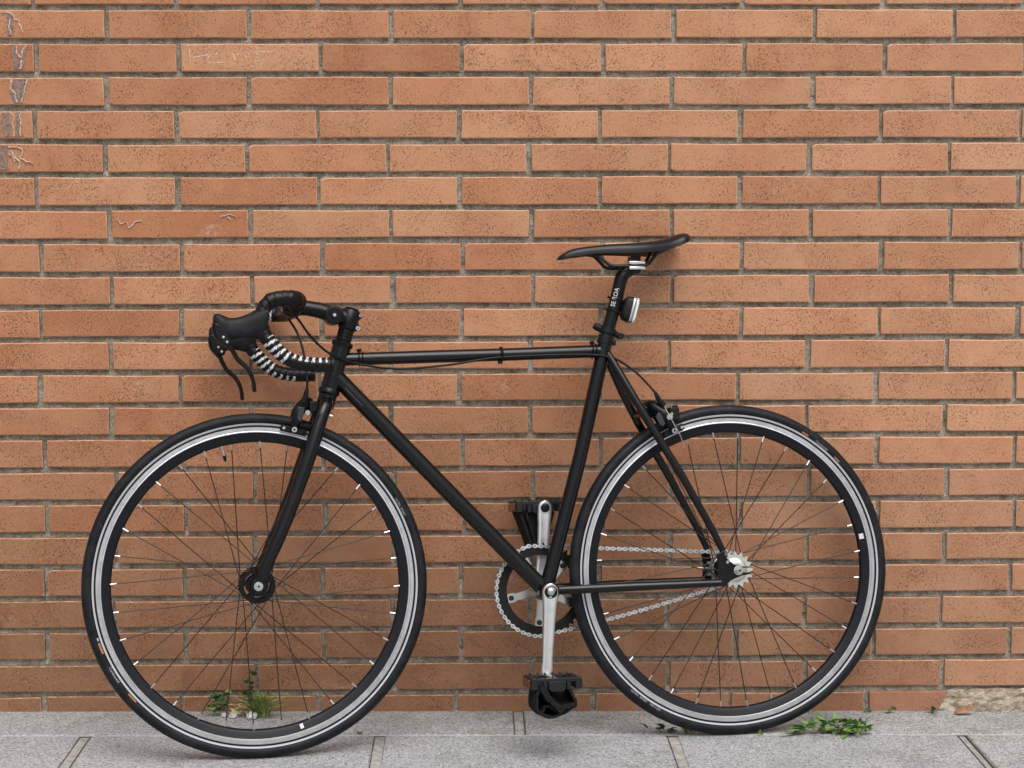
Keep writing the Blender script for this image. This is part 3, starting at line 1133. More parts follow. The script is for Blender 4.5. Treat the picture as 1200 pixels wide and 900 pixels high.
    # sidewall lettering bent along the tyre
    def bend(txt, size, mid, mt, rbase=.3178, flip=False):
        me = text_mesh(txt, size)
        xs = [v.co.x for v in me.vertices]
        if not xs: return
        xm = (min(xs) + max(xs)) / 2
        bm = bmesh.new(); bm.from_mesh(me)
        top = bmesh.ops.extrude_face_region(bm, geom=bm.faces[:])
        up_ = [g_ for g_ in top['geom'] if isinstance(g_, bmesh.types.BMVert)]
        ids = set(v.index for v in up_)
        for v in up_: v.co.z += 1.
        for v in bm.verts:
            x, y, z = v.co
            r = rbase + y if not flip else rbase + size * .72 - y
            an = mid + ((x - xm) / .32) * (-1 if not flip else 1)
            # torus surface at that radius
            o = .0124 * math.sqrt(max(0, 1 - ((r - .3228) / .0122) ** 2)) + .00035 * (1 if z > .5 else -1.5)
            la = PI - an
            v.co = Vector((r * math.cos(la), o, r * math.sin(la)))
        bmesh.ops.recalc_face_normals(bm, faces=bm.faces)
        bm.to_mesh(me); bm.free()
        me.materials.clear(); me.materials.append(mt)
        ob = D.objects.new('lettering', me)
        COL.objects.link(ob); ob.parent = ty
    def capsule(mid, L, r0, r1, mt):
        m = MB()
        def o(r): return .0124 * math.sqrt(max(0, 1 - ((r - .3228) / .0122) ** 2))
        la = PI - mid
        m.lathe(c, [(r0, o(r0) - .0006), (r0, o(r0) + .0003), ((r0 + r1) / 2, o((r0 + r1) / 2) + .0004), (r1, o(r1) + .0003), (r1, o(r1) - .0006)], 6, True, 0, la - L / 2 / .32, la + L / 2 / .32)
        m.build('tyre_badge', mt, ty)
    # angles in the picture: 0 right, 90 up
    if front:
        capsule(R(200.2), .022, .3172, .3212, ORANGE)
        capsule(R(197.0), .006, .3172, .3205, GREYP)
        bend('Continental', .0072, R(210.5), GREYP, .3166, True)
        capsule(R(220.6), .022, .3172, .3200, ORANGE)
        bend('ULTRA  SPORT', .0058, R(27), GREYP, .3172)
    else:
        bend('ULTRA  SPORT    700 x 23C', .0062, R(234), GREYP, .3166, True)
        capsule(R(58.6), .016, .3172, .3205, ORANGE)
        bend('Continental', .0066, R(51), GREYP, .3170)
        capsule(R(43.2), .014, .3172, .3205, ORANGE)
    return w
w1 = make_wheel(960, -2.2, True)
w1['label'] = 'front wheel under the handlebars'
w2 = make_wheel(0, 5.9, False)
w2['label'] = 'rear wheel with silver cog'

# ---- rear cog
def gear(c, rp, teeth, y0, y1, rin, depth=.0046, k=8):
    n = teeth * k
    out = []
    for i in range(n):
        a = 2 * PI * i / n
        ph = i % k
        t_ = abs(ph / k * 2 - 1)
        r = rp - depth * .65 + depth * 1.65 * max(0, (t_ - .35) / .65) ** .8
        out.append((r, a))
    m = MB()
    A = [[], [], [], []]
    for r, a in out:
        ca, sa = math.cos(a), math.sin(a)
        A[0].append(Vector((c.x + r * ca, y0, c.z + r * sa)))
        A[1].append(Vector((c.x + r * ca, y1, c.z + r * sa)))
        A[2].append(Vector((c.x + rin * ca, y1, c.z + rin * sa)))
        A[3].append(Vector((c.x + rin * ca, y0, c.z + rin * sa)))
    m.rings(A, closed=True)
    return m
cg = gear(B(0, 0), .0342, 17, -.0435, -.0405, .024)
cg.lathe(B(0, 0), [(.0095, -.045), (.021, -.045), (.0245, -.0425), (.0245, -.0405), (.021, -.0385), (.0095, -.0385)], 40)
cg.build('cog', COGM, bike, 30)
# second cog on the near side of the flip-flop hub, without a chain
c2_ = gear(B(0, 0), .0335, 16, .0365, .0395, .024)
c2_.lathe(B(0, 0), [(.0095, .0355), (.0215, .0355), (.0245, .0368), (.0245, .0398), (.0225, .0425), (.0185, .0445), (.0095, .0445)], 44)
c2_.build('cog', COGM, bike, 30)

# ---- crankset
CR = (385, -32)
ring = gear(B(*CR), .0925, 46, -.0437, -.0410, .0715)
crk = ring.build('chainring', mat('chainring_black', (.006, .006, .007), .45, spec=.3), bike, 30)
def P2(x, z): return (x * mm_, z * mm_ + .335)
sp = MB()
bolts = [192, 264, 336, 48, 120]
for b in bolts:
    a = R(180 - b)
    ca, sa = math.cos(a), math.sin(a)
    def q(rad, t): return P2(CR[0] + rad * ca - t * sa, CR[1] + rad * sa + t * ca)
    sp.prism([q(12, -11), q(30, -8), q(55, -7), q(57, -9.5), q(71, -9.5), q(72, -8), q(72, 8), q(71, 9.5), q(57, 9.5), q(55, 7), q(30, 8), q(12, 11)], -.0405, -.0345)
    sp.cyl(B(CR[0] + 65 * ca, CR[1] + 65 * sa, -34.5), B(CR[0] + 65 * ca, CR[1] + 65 * sa, -33.2), .0052, 18, mi=1)
    sp.cyl(B(CR[0] + 65 * ca, CR[1] + 65 * sa, -33.2), B(CR[0] + 65 * ca, CR[1] + 65 * sa, -32.9), .0024, 6, mi=2)
sp.cyl(B(CR[0], CR[1], -50), B(CR[0], CR[1], -34), .021, 30)
sp.build('spider', [POL, PLASTIC, GREYM], crk, bevel=.0009)

def crank_arm(stations, thick):
    """stations: (x, z, halfwidth, o) along the arm; rounded-rectangle sections"""
    rings = []
    n = len(stations)
    for i, (x, z, hw, o) in enumerate(stations):
        a = stations[max(i - 1, 0)]; b = stations[min(i + 1, n - 1)]
        t = Vector((b[0] - a[0], b[1] - a[1])).normalized()
        nx_, nz_ = -t.y, t.x
        ring_ = []
        for k in range(20):
            an = 2 * PI * k / 20
            cc, ss = math.cos(an), math.sin(an)
            u = math.copysign(abs(cc) ** .75, cc) * hw
            v = math.copysign(abs(ss) ** .85, ss) * thick / 2
            if v > 0 and abs(cc) < .5 and 3 < i < n - 4: v -= 1.6
            ring_.append(B(x + nx_ * u, z + nz_ * u, o + v))
        rings.append(ring_)
    m = MB()
    m.rings(rings)
    return m
# near arm, hanging down
def arm_st(x0, z0, x1, z1, o0, o1, w0, wm, w1):
    L = math.hypot(x1 - x0, z1 - z0)
    tx, tz = (x1 - x0) / L, (z1 - z0) / L
    st = []
    for s_, w in ((-w0, 2), (-w0 * .96, w0 * .35), (-w0 * .80, w0 * .62), (-w0 * .5, w0 * .88), (0, w0), (w0 * .7, w0 * .95), (w0 * 1.7, wm * 1.12), (60, wm), (100, wm * .95), (L - w1 * 2.2, w1 * .88), (L - w1, w1 * .98), (L, w1), (L + w1 * .5, w1 * .88), (L + w1 * .8, w1 * .62), (L + w1 * .96, w1 * .32), (L + w1, 2)):
        t = min(1, max(0, s_ / L))
        st.append((x0 + tx * s_, z0 + tz * s_, w, o0 + (o1 - o0) * t))
    return st
ca_ = crank_arm(arm_st(387, -30, 401, -191, 56, 68, 17, 12.8, 12.5), 13).build('crank_arm', POL, bike, 50)
m = MB()
m.lathe(B(387, -30, 0), [(.0001, .060), (.0128, .060), (.0128, .0632), (.0115, .0638), (.0108, .0615), (.0001, .0615)], 32, closed=False)
m.build('dust_cap', PLASTIC, ca_)
m = MB()
m.lathe(B(387, -30, 0), [(.0001, .0612), (.0070, .0612), (.0070, .0640), (.0055, .0650), (.0001, .0650)], 24, closed=False)
m.build('crank_bolt', CHROME, ca_)
cf_ = crank_arm(arm_st(382, -34, 369, 134, -56, -66, 17, 13, 15), 13).build('crank_arm', make_metal('brushed_crank', (.62, .63, .65), .34), bike, 50)
m = MB()
m.lathe(B(369, 134, 0), [(.0001, -.0585), (.0072, -.0585), (.0082, -.0592), (.0092, -.0590), (.0092, -.0605), (.0001, -.0605)], 24, closed=False)
m.cyl(B(369, 134, -59.5), B(369, 134, -56.5), .0048, 6)
m.build('axle_hole', PLASTIC, cf_)

# ---- pedals
def pedal(cx, cz, s, o0):
    """s=+1 near side. Platform pedal hanging upside down with wide fabric straps."""
    pe = MB()
    a, b = (o0, o0 + 84 * s)
    lo, hi = min(a, b), max(a, b)
    mid = (lo + hi) / 2
    # centre barrel and end plates
    pe.cyl(B(cx, cz, lo + 2), B(cx, cz, hi - 4), .0125, 20)
    up = 1
    pe.box(B(cx + 43, cz + 1, mid), .012, (hi - lo) * mm_, .022)          # front cage
    pe.box(B(cx - 43, cz + 1, mid), .012, (hi - lo) * mm_, .022)          # rear cage
    for o in (lo + 5, hi - 5):
        pe.box(B(cx, cz + 8, o), .088, .009, .0075)
        pe.box(B(cx - 24, cz - 2, o), .008, .008, .019)
        pe.box(B(cx + 22, cz - 2, o), .008, .008, .019)
        pe.prism([P2(cx - 18, cz + 5), P2(cx - 18, cz - 10), P2(cx - 12, cz - 15), P2(cx + 10, cz - 15), P2(cx + 16, cz - 10), P2(cx + 16, cz + 5)], (o - 4.4) * mm_, (o + 4.6) * mm_)
    for x in range(-38, 39, 15):                                          # teeth
        pe.box(B(cx + x, cz + 13.2, hi - 6), .003, .006, .004)
        pe.box(B(cx + x, cz + 13.2, lo + 6), .003, .006, .004)
    p_ = pe.build('pedal', PEDALM, bike, bevel=.0012)
    for x in (51, -51):
        m = MB()
        m.box(B(cx + x, cz + 0, mid), .0050, .056, .0165)
        m.build('pedal_reflector', AMBER if x > 0 else PLASTIC, p_, bevel=.0012)
    return p_, lo, hi, mid
def strap(path, th, lo, hi, parent, seed, curl=0.):
    path = shrink(path)
    P = smooth_path([Vector((x, 0, z)) for x, z in path], 6)
    rings = []
    for i, p in enumerate(P):
        t = (P[min(i + 1, len(P) - 1)] - P[max(i - 1, 0)]).normalized()
        n_ = Vector((-t.z, 0, t.x))
        ring_ = []
        K = 8
        row = []
        for k in range(K + 1):
            o = lo + (hi - lo) * k / K
            wv = 2.2 * noise.noise(Vector((i * .25, k * .5, seed))) + curl * math.sin(k / K * PI)
            row.append((o, wv))
        A = [Vector((p.x + n_.x * (th / 2 + wv), o, p.z + n_.z * (th / 2 + wv))) for o, wv in row]
        Bq = [Vector((p.x + n_.x * (-th / 2 + wv), o, p.z + n_.z * (-th / 2 + wv))) for o, wv in row[::-1]]
        rings.append([B(v.x, v.z, v.y) for v in A + Bq])
    m = MB()
    m.rings(rings)
    return m.build('toe_strap', FAB, parent, 60)
def shrink(path):
    if path[0][1] < 0: return [(403 + (x - 402) * .86, -207 + (z + 207) * .84) for x, z in path]
    return [(383 + (x - 383) * .84, 126 + (z - 126) * .96) for x, z in path]
p_, lo, hi, mid = pedal(400, -201, 1, 74)
m = MB()
m.prism([P2(*q) for q in shrink([(440, -206), (444, -226), (445, -246), (437, -262), (416, -273), (392, -270), (372, -260), (357, -250), (356, -236), (364, -218), (368, -206)])], (lo + 12) * mm_, (lo + 26) * mm_)
m.build('strap_pad', FAB, p_, bevel=.003)
strap([(438, -206), (443, -226), (445, -248), (436, -264), (414, -274), (392, -270), (372, -260), (357, -250), (358, -236), (366, -218), (370, -206)], 5, lo + 8, hi - 2, p_, 1.1, 3)
strap([(432, -204), (424, -222), (410, -240), (396, -252), (388, -264)], 11, lo + 22, hi + 3, p_, 4.7, 2)
strap([(394, -254), (380, -252), (366, -249), (356, -246)], 8, lo + 16, hi + 4, p_, 2.9, 2)
strap([(432, -262), (424, -250), (410, -254), (400, -262)], 5, lo + 14, hi - 6, p_, 7.9, 2)
p_, lo, hi, mid = pedal(376, 136, -1, -74)
m = MB()
m.prism([P2(*q) for q in shrink([(424, 130), (412, 98), (398, 62), (388, 46), (378, 46), (364, 64), (350, 100), (342, 126)])], (hi - 30) * mm_, (hi - 14) * mm_)
m.build('strap_pad', FAB, p_, bevel=.003)
strap([(425, 128), (414, 100), (400, 66), (390, 46), (378, 44), (366, 60), (350, 100), (340, 124)], 5, lo + 6, hi - 6, p_, 3.3, 2)
strap([(408, 124), (400, 96), (388, 60)], 5, lo + 20, hi - 2, p_, 5.3, 2)

# ---- chain: one part, its links too small to pick apart
def chain():
    R1, R2 = 92.8, 34.3
    c1, c2 = Vector((CR[0], CR[1])), Vector((0, 0))
    d = c1 - c2
    L = d.length
    base = math.atan2(d.y, d.x)
    off = math.acos((R1 - R2) / L)
    aU, aL = base + off, base - off
    path = []
    n1 = 400
    # upper tangent points
    t1u = c1 + Vector((math.cos(aU), math.sin(aU))) * R1
    t2u = c2 + Vector((math.cos(aU), math.sin(aU))) * R2
    t1l = c1 + Vector((math.cos(aL), math.sin(aL))) * R1
    t2l = c2 + Vector((math.cos(aL), math.sin(aL))) * R2
    for i in range(200): path.append(t2u.lerp(t1u, i / 200))
    span = 2 * off
    for i in range(300):
        a = aU - span * i / 300
        path.append(c1 + Vector((math.cos(a), math.sin(a))) * R1)
    for i in range(200):
        p = t1l.lerp(t2l, i / 200)
        s_ = i / 200
        path.append(p + Vector((0, -5 * math.sin(PI * s_))))
    span2 = 2 * PI - 2 * off
    for i in range(150):
        a = aL - span2 * i / 150
        path.append(c2 + Vector((math.cos(a), math.sin(a))) * R2)
    path.append(path[0])
    Ls = [0]
    for i in range(1, len(path)): Ls.append(Ls[-1] + (path[i] - path[i - 1]).length)
    tot = Ls[-1]
    nl = round(tot / 12.7)
    nl += nl % 2
    pins = []
    j = 0
    for i in range(nl):
        t = tot * i / nl
        while Ls[j + 1] < t: j += 1
        pins.append(path[j].lerp(path[j + 1], (t - Ls[j]) / (Ls[j + 1] - Ls[j])))
    m = MB()
    for i in range(nl):
        a, b = pins[i], pins[(i + 1) % nl]
        t = (b - a).normalized()
        n_ = Vector((-t.y, t.x))
        hgt = 4.4 if i % 2 == 0 else 3.9
        outline = []
        for k in range(5):
            an = R(90 + 45 * k)
            outline.append(a + (t * math.cos(an) + n_ * math.sin(an)) * hgt)
        outline.append((a + b) / 2 - n_ * hgt * .42)
        for k in range(5):
            an = R(-90 + 45 * k)
            outline.append(b + (t * math.cos(an) + n_ * math.sin(an)) * hgt)
        outline.append((a + b) / 2 + n_ * hgt * .42)
        oo = 2.3 if i % 2 else 3.6
        for s_ in (1, -1):
            y = -42 + s_ * oo
            m.prism([P2(p.x, p.y) for p in outline], (y - .5) * mm_, (y + .5) * mm_, mi=0 if i % 2 == 0 else 1)
        m.cyl(B(a.x, a.y, -46.4), B(a.x, a.y, -37.6), .0017, 8, mi=2)
        m.cyl(B(a.x, a.y, -44.4), B(a.x, a.y, -39.6), .0036, 8, mi=2)
    ch = m.build('chain', [CHAINM, make_metal('inner_link', (.46, .47, .48), .36), make_metal('chain_pin', (.20, .20, .20), .4)], bike, 30)
    ch['kind'] = 'stuff'
chain()

# ---- seatpost, saddle, clamp
m = MB()
m.tube(smooth_path(BP([(247, 476), (236, 512), (222, 560), (214, 590), (208, 603), (196, 612), (184, 616)]), 4), [.0133] * 13 + [.0135] * 4 + [.0130] * 4 + [.0125] * 4, 26)
m.cyl(B(184, 616, -15), B(184, 616, 15), .0118, 24)
sp_ = m.build('seatpost', SATIN, bike)
# lettering running down the post
me = text_mesh('SE ROA', .0118)
ax = (B(222, 560) - B(236, 512)).normalized()
pr_ = Vector((-ax.z, 0, ax.x))
xs = [v.co.x for v in me.vertices]; ys = [v.co.y for v in me.vertices]
xm, ym = (min(xs) + max(xs)) / 2, (min(ys) + max(ys)) / 2
c0 = B(226.0, 556)
for v in me.vertices:
    a, b = v.co.x - xm, v.co.y - ym
    b *= -1.1
    ang = b / .0134 - .30
    v.co = c0 + ax * a - Vector((ax.z, 0, -ax.x)) * (-math.sin(ang) * .0138) * -1 + Vector((0, math.cos(ang) * .0143, 0))
me.materials.clear(); me.materials.append(WHITE)
tx = D.objects.new('lettering', me); COL.objects.link(tx); tx.parent = sp_
sol = tx.modifiers.new('thick', 'SOLIDIFY'); sol.thickness = .0003

m = MB()
for z in (613, 624):
    m.box(B(184, z + 2, 0), .034, .052, .0062)
m.box(B(184, 621, 0), .022, .044, .010, mi=0)
sc_ = m.build('saddle_clamp', POL, bike, bevel=.0012)
m = MB()
m.cyl(B(184, 608, 0), B(184, 640, 0), .0040, 12)
m.box(B(184, 634, 0), .020, .03, .012)
m.build('clamp_screw', PLASTIC, sc_)

sad = [(344, 637.5, 635.5, 5, 0), (340, 642, 635, 13, 0), (331, 648, 636.5, 18, 0), (318, 654.5, 639, 20, 0), (300, 659, 641, 21.5, 1), (265, 663.5, 645, 23, 1.5), (228, 666.5, 645.5, 26, 2), (195, 668, 645, 32, 2.5), (165, 669.5, 645.5, 42, 3), (145, 671.5, 646, 52, 3.5), (125, 675.5, 649, 62, 4), (108, 681.5, 654.5, 67, 4), (94, 685, 660, 67, 3.5), (84, 685.5, 665, 60, 3), (77, 683, 669, 47, 2), (73.5, 679, 672, 30, 1)]
SPp = smooth_path([Vector((q[0], q[1], q[2])) for q in sad], 3)
SPw = smooth_path([Vector((q[3], q[4], 0)) for q in sad], 3)
rings = []
for a, b in zip(SPp, SPw):
    x, zt, zb = a
    w, sag = b.x, b.y
    P = []
    n = 24
    for j in range(n + 1):
        an = PI * j / n
        c_, s_ = math.cos(an), math.sin(an)
        y = math.copysign(abs(c_) ** .72, c_) * w
        z = zb + (zt - zb) * abs(s_) ** .62 - sag * math.exp(-(y / (w * .22 + 3)) ** 2)
        P.append(B(x, z, y))
    for j in range(1, 8):                    # concave underside
        t = j / 8
        y = -w + 2 * w * t
        P.append(B(x, zb + (zt - zb) * .45 * math.sin(PI * t), y * .93))
    rings.append(P)
m = MB()
m.rings(rings)
sdl = m.build('saddle', SADDLE, bike, 50)
for s in (1, -1):
    m = MB()
    m.tube(smooth_path(BP([(300, 646, 6 * s), (268, 644, 12 * s), (252, 632, 17 * s), (238, 620.5, 21 * s), (215, 619, 22 * s), (180, 619, 22 * s), (163, 622, 23 * s), (150, 636, 27 * s), (140, 652, 31 * s)]), 5), .0036, 12)
    m.build('saddle_rail', SATIN, sdl)

# ---- rear light and bracket on the seatpost
u = ax; b_ = Vector((-ax.z, 0, ax.x))          # b_: backwards (towards rear)
if b_.x > 0: b_ = -b_
cl = B(225.4, 541)
def loc(bk, al, o): return cl + b_ * bk * mm_ + u * al * mm_ + Vector((0, o * mm_, 0))
m = MB()
def rr_section(bk, h, w, e=.45, n=24, al=0):
    P = []
    for j in range(n):
        an = 2 * PI * j / n
        c_, s_ = math.cos(an), math.sin(an)
        P.append(loc(bk, al + math.copysign(abs(c_) ** e, c_) * h / 2, math.copysign(abs(s_) ** e, s_) * w / 2))
    return P
m.rings([rr_section(12, 26, 18), rr_section(16, 40, 26), rr_section(20, 49, 31), rr_section(32, 52, 34)])
rl = m.build('rear_light', PLASTIC, bike, 50)
rl['label'] = 'small clip-on rear light on the seatpost'
m = MB()
m.rings([rr_section(31, 54, 36), rr_section(34, 55, 37)], mi=0)
m.build('light_bezel', CHROME, rl)
m = MB()
m.rings([rr_section(34, 53, 35), rr_section(38, 53, 35)], mi=0)
m.build('light_window', SMOKE, rl)
m = MB()
m.rings([rr_section(38, 54, 36), rr_section(40.5, 54.5, 36.5), rr_section(43, 50, 33)])
m.build('light_lens', LENS, rl, 50)
for al in (12, -13):
    m = MB()
    cc = cl + u * al * mm_
    P = []
    for j in range(33):
        an = 2 * PI * j / 32
        P.append(cc + b_ * (math.cos(an) * .0150 + (.004 if math.cos(an) > .5 else 0)) + Vector((0, math.sin(an) * .0150, 0)))
    m.tube(P, .0017, 8)
    m.tube([cc - b_ * .014, cc - b_ * .0205 + u * .001], [.0024, .0028], 8)
    m.build('rubber_band', PLASTIC, rl)
m = MB()
cc = B(243.5, 490)
m.tube([cc - u * .0055, cc + u * .0055], .0172, 28)
m.tube([cc - b_ * .013, cc - b_ * .022 + u * .001, cc - b_ * .030 + u * .003], [.0078, .0072, .0066], 14)
m.tube([cc + b_ * .013 - u * .001, cc + b_ * .022 - u * .003, cc + b_ * .032 - u * .004], [.0065, .0058, .0062], 14)
m.cyl(cc + b_ * .029 - u * .004 + Vector((0, -.008, 0)), cc + b_ * .029 - u * .004 + Vector((0, .009, 0)), .0062, 14)
m.build('bracket', PLASTIC, bike)

# ---- brakes
def arm_plate(pts, r, parent, name='brake_arm', mt=SATIN, flat=.62):
    m = MB()
    m.tube(smooth_path(pts, 4), r, 14, flat=flat, flatdir=(0, 1, 0))
    return m.build(name, mt, parent)
def brake(front):
    m = MB()
    if front:
        fx = lambda r, t: None
    # local frame: c = mount point, fwd away from the frame, dn towards hub
    if front:
        mount = Vector((832, 345)); away = Vector((.957, .29)); pad = Vector((884, 300)); hubc = Vector((960, 0)); barrel = [(866, 352), (861, 364), (858, 380)]
    else:
        mount = Vector((184, 322)); away = Vector((-.90, .42)); pad = Vector((118, 283)); hubc = Vector((0, 0)); barrel = [(139, 334), (149, 346), (157, 362)]
    m = MB()
    c0 = mount; c1 = mount + away * 34
    m.cyl(B(c0.x, c0.y, 0), B(c1.x, c1.y, 0), .0065, 16)
    m.cyl(B(*(mount + away * 16), 0), B(*(mount + away * 30), 0), .0135, 20)
    br = m.build('brake_caliper', SATIN, bike)
    br['label'] = 'front brake caliper' if front else 'rear brake caliper'
    rad = (pad - hubc).normalized()              # radial outwards
    tan = Vector((-rad.y, rad.x))
    for s in (1, -1):
        top = mount + away * 24
        midp = (top + pad) / 2 + rad * 10 + away * 6
        arm_plate([B(top.x, top.y, 0), B(*(top + rad * 2 + away * 3), 20 * s), B(*midp, 34 * s), B(*(pad + rad * 14), 33 * s), B(*(pad + rad * 2), 25 * s)], [.0105] * 5 + [.0105] * 4 + [.0095] * 4 + [.0080] * 4, br)
        m = MB()                                 # pad shoe along the rim
        X = Vector((tan.x, 0, tan.y)); Z = Vector((rad.x, 0, rad.y))
        m.box(B(*pad, 14.5 * s), .052, .0085, .0125, (X, Vector((0, 1, 0)), Z))
        m.box(B(*pad, 21 * s), .040, .006, .0105, (X, Vector((0, 1, 0)), Z))
        pd_ = m.build('brake_pad', PLASTIC, br, bevel=.0015)
        m = MB()
        m.cyl(B(*(pad + rad * 1), 26 * s), B(*(pad + rad * 1), 36 * s), .0052, 16)
        m.cyl(B(*(pad + rad * 1), 36 * s), B(*(pad + rad * 1), 36.6 * s), .0024, 6, mi=1)
        m.build('pad_bolt', [CHROME, PLASTIC], br)
        m = MB()
        q = pad - tan * 20 * (1 if front else -1)
        m.cyl(B(*q, 22 * s), B(*q, 25.5 * s), .0030, 12)
        m.build('pad_screw', CHROME, br)
    # anchor arm with grey face, cable clamp
    if front:
        arm_plate([B(850, 336, 4), B(862, 342, 22), B(869, 346, 33), B(866, 352, 36)], [.008] * 13, br)
        m = MB()
        m.prism([P2(*q) for q in ((863, 343), (872, 345), (877, 338), (879, 324), (874, 315), (869, 318), (866, 330))], .036, .041)
        m.build('arm_face', GREYM, br, bevel=.0015)
        m = MB()
        m.cyl(B(858, 333, 30), B(858, 333, 43), .0050, 14); m.cyl(B(858, 333, 43), B(858, 333, 44), .0030, 6)
        m.build('cable_clamp', CHROME, br)
        m = MB(); m.box(B(846, 345, 20), .016, .024, .022); m.build('release_block', PLASTIC, br, bevel=.002)
        m = MB(); m.cyl(B(815, 329, 0), B(806, 326, 0), .0045, 14); m.build('mounting_nut', CHROME, br)
    else:
        arm_plate([B(160, 318, 4), B(150, 326, 22), B(142, 330, 33), B(139, 333, 35)], [.008] * 13, br)
        m = MB()
        m.prism([P2(*q) for q in ((158, 312), (152, 322), (146, 318), (138, 300), (142, 292), (150, 296))], .036, .040)
        m.build('arm_face', GREYM, br, bevel=.0015)
        m = MB()
        m.cyl(B(129, 312, 30), B(129, 312, 42), .0062, 14); m.cyl(B(129, 312, 42), B(129, 312, 43.5), .0034, 6); m.cyl(B(125, 318, 40), B(125, 318, 43), .0030, 8)
        m.build('cable_clamp', CHROME, br)
        m = MB(); m.box(B(116, 318, 20), .020, .026, .026); m.box(B(112, 330, 20), .010, .012, .012); m.build('release_block', PLASTIC, br, bevel=.002)
        m = MB()
        m.tube(smooth_path(BP([(140, 334, 36), (134, 322, 40), (129, 312, 43), (121, 296, 44), (110, 276, 44), (103, 258, 40), (101, 248, 38)]), 4), .0011, 8)
        m.build('inner_cable', CHROME, br)
    m = MB()
    bp = [B(q[0], q[1], 36) for q in barrel]
    m.tube([bp[0], bp[1]], [.0058, .0058], 12)
    m.tube([bp[1], bp[1].lerp(bp[2], .3), bp[2]], [.0045, .0052, .0034], 12)
    m.build('barrel_adjuster', PLASTIC, br)
brake(True); brake(False)

# ---- cables
def cable(pts, r=.0024, name='brake_cable'):
    m = MB()
    m.tube(smooth_path(BP(pts), 7), r, 10)
    return m.build(name, TAPE if True else PLASTIC, bike)
cable([(905, 524, 150), (890, 520, 110), (876, 512, 80), (851, 480, 62), (820, 452, 48), (790, 438, 30), (762, 430, 20), (736, 425, 17), (704, 420, 15), (653, 418, 14), (567, 425, 14), (481, 437, 15), (376, 441, 15), (288, 441, 16), (251, 437, 17), (227, 429, 18), (192, 403, 24), (170, 378, 32), (157, 362, 36)])
cable([(900, 540, -160), (896, 536, -90), (889, 528, -40), (883, 514, -12), (873, 493, 6), (864, 462, 20), (859, 425, 30), (857, 395, 36), (858, 380, 36)])
# cable ties on the top tube
for x, kn, sd in ((746, 1, 1), (463, -1, 1), (273, 1, 1)):
    zc = 439 + (777 - x) * .0205
    m = MB()
    for dx in (-3.5, 3.5) if x != 463 else (0, 3):
        P = []
        for j in range(29):
            an = 2 * PI * j / 28
            P.append(B(x + dx + 2.5 * math.sin(an) * (1 if x == 746 else 0), zc + 13.8 * math.cos(an) - (2 if math.cos(an) < 0 else 0), (14.3 + (3.5 if math.sin(an) > .2 and math.cos(an) < .2 else 0)) * math.sin(an)))
        m.tube(P, .0013, 8)
    m.tube([B(x + 4, zc + kn * 13, 4), B(x + 5, zc + kn * 19, 5)], [.0045, .0052], 10)
    m.build('cable_tie', PLASTIC, bike)

# ------------------------------------------------------------------ weeds, stones, leaf
def leaf_mesh(name, L, W, mt, fold=.25, curl=.3, tip=1., lob=0):
    n = 7
    P = []
    fs = []
    for i in range(n + 1):
        t = i / n
        w = W / 2 * (math.sin(PI * min(1, t ** .8)) ** .7 if 0 < t < 1 else 0)
        if lob: w *= 1 - .45 * (i % 2)
        z = curl * L * t * t * -1 + .0
        P += [(-w, L * t, z + fold * w), (0, L * t, z), (w, L * t, z + fold * w)]
    for i in range(n):
        a = i * 3
        fs += [(a, a + 1, a + 4, a + 3), (a + 1, a + 2, a + 5, a + 4)]
    me = D.meshes.new(name)
    me.from_pydata(P, [], fs)
    me.materials.append(mt)
    me.shade_smooth()
    return me

def orient(o, base, direc, roll=0.):
    y = Vector(direc).normalized()
    x = y.cross(Vector((0, 0, 1)))
    if x.length < .01: x = Vector((1, 0, 0))
    x.normalize()
    z = x.cross(y)
    Mx = Matrix((x, y, z)).transposed().to_4x4() @ Matrix.Rotation(roll, 4, 'Y')
    Mx.translation = base
    o.matrix_local = Mx

def add_leaf(parent, me, base, direc, roll=0., sc=1.):
    o = D.objects.new('leaf', me)
    COL.objects.link(o)
    o.parent = parent
    orient(o, Vector(base), direc, roll)
    o.scale = (sc, sc, sc)
    return o

def stem_part(parent, pts, r=.0009, mt=STEM):
    m = MB()
    m.tube(smooth_path(pts, 4), r, 6)
    return m.build('stem', mt, parent)

rw = random.Random(21)
# (a) leafy sprig climbing the wall behind the front wheel
x0, y0 = .268, -.022
pl = empty('leafy_weed', None, (x0, y0, ground_z(x0, y0)))
tag(pl, 'thin upright weed with small dark rounded leaves against the wall behind the front wheel', 'weed')
lm = [leaf_mesh('leaf', .017, .013, LEAFD), leaf_mesh('leaf', .014, .010, LEAF, .1, .5)]
stem_part(pl, [Vector((.014, 0, 0)), Vector((.010, -.004, .03)), Vector((.008, -.002, .06)), Vector((.012, -.002, .088))])
stem_part(pl, [Vector((0, 0, 0)), Vector((-.02, -.01, .012)), Vector((-.045, -.012, .016)), Vector((-.07, -.014, .022))])
stem_part(pl, [Vector((0, 0, 0)), Vector((-.018, -.008, .03)), Vector((-.042, -.012, .044)), Vector((-.062, -.014, .05))])
for i in range(34):
    t = rw.random()
    z = .028 + .064 * t
    add_leaf(pl, rw.choice(lm), (.010 + rw.uniform(-.007, .012), -.006 + rw.uniform(-.012, .0), z), (rw.uniform(-1, 1), rw.uniform(-.5, -.1), rw.uniform(-.1, .8)), rw.uniform(-.8, .8), rw.uniform(.7, 1.15))
for i in range(15):
    add_leaf(pl, rw.choice(lm), (-.030 - rw.random() * .04, -.014, .012 + rw.random() * .012), (rw.uniform(-1, .4), rw.uniform(-.6, 0), rw.uniform(-.3, .5)), rw.uniform(-1, 1), rw.uniform(.8, 1.3))
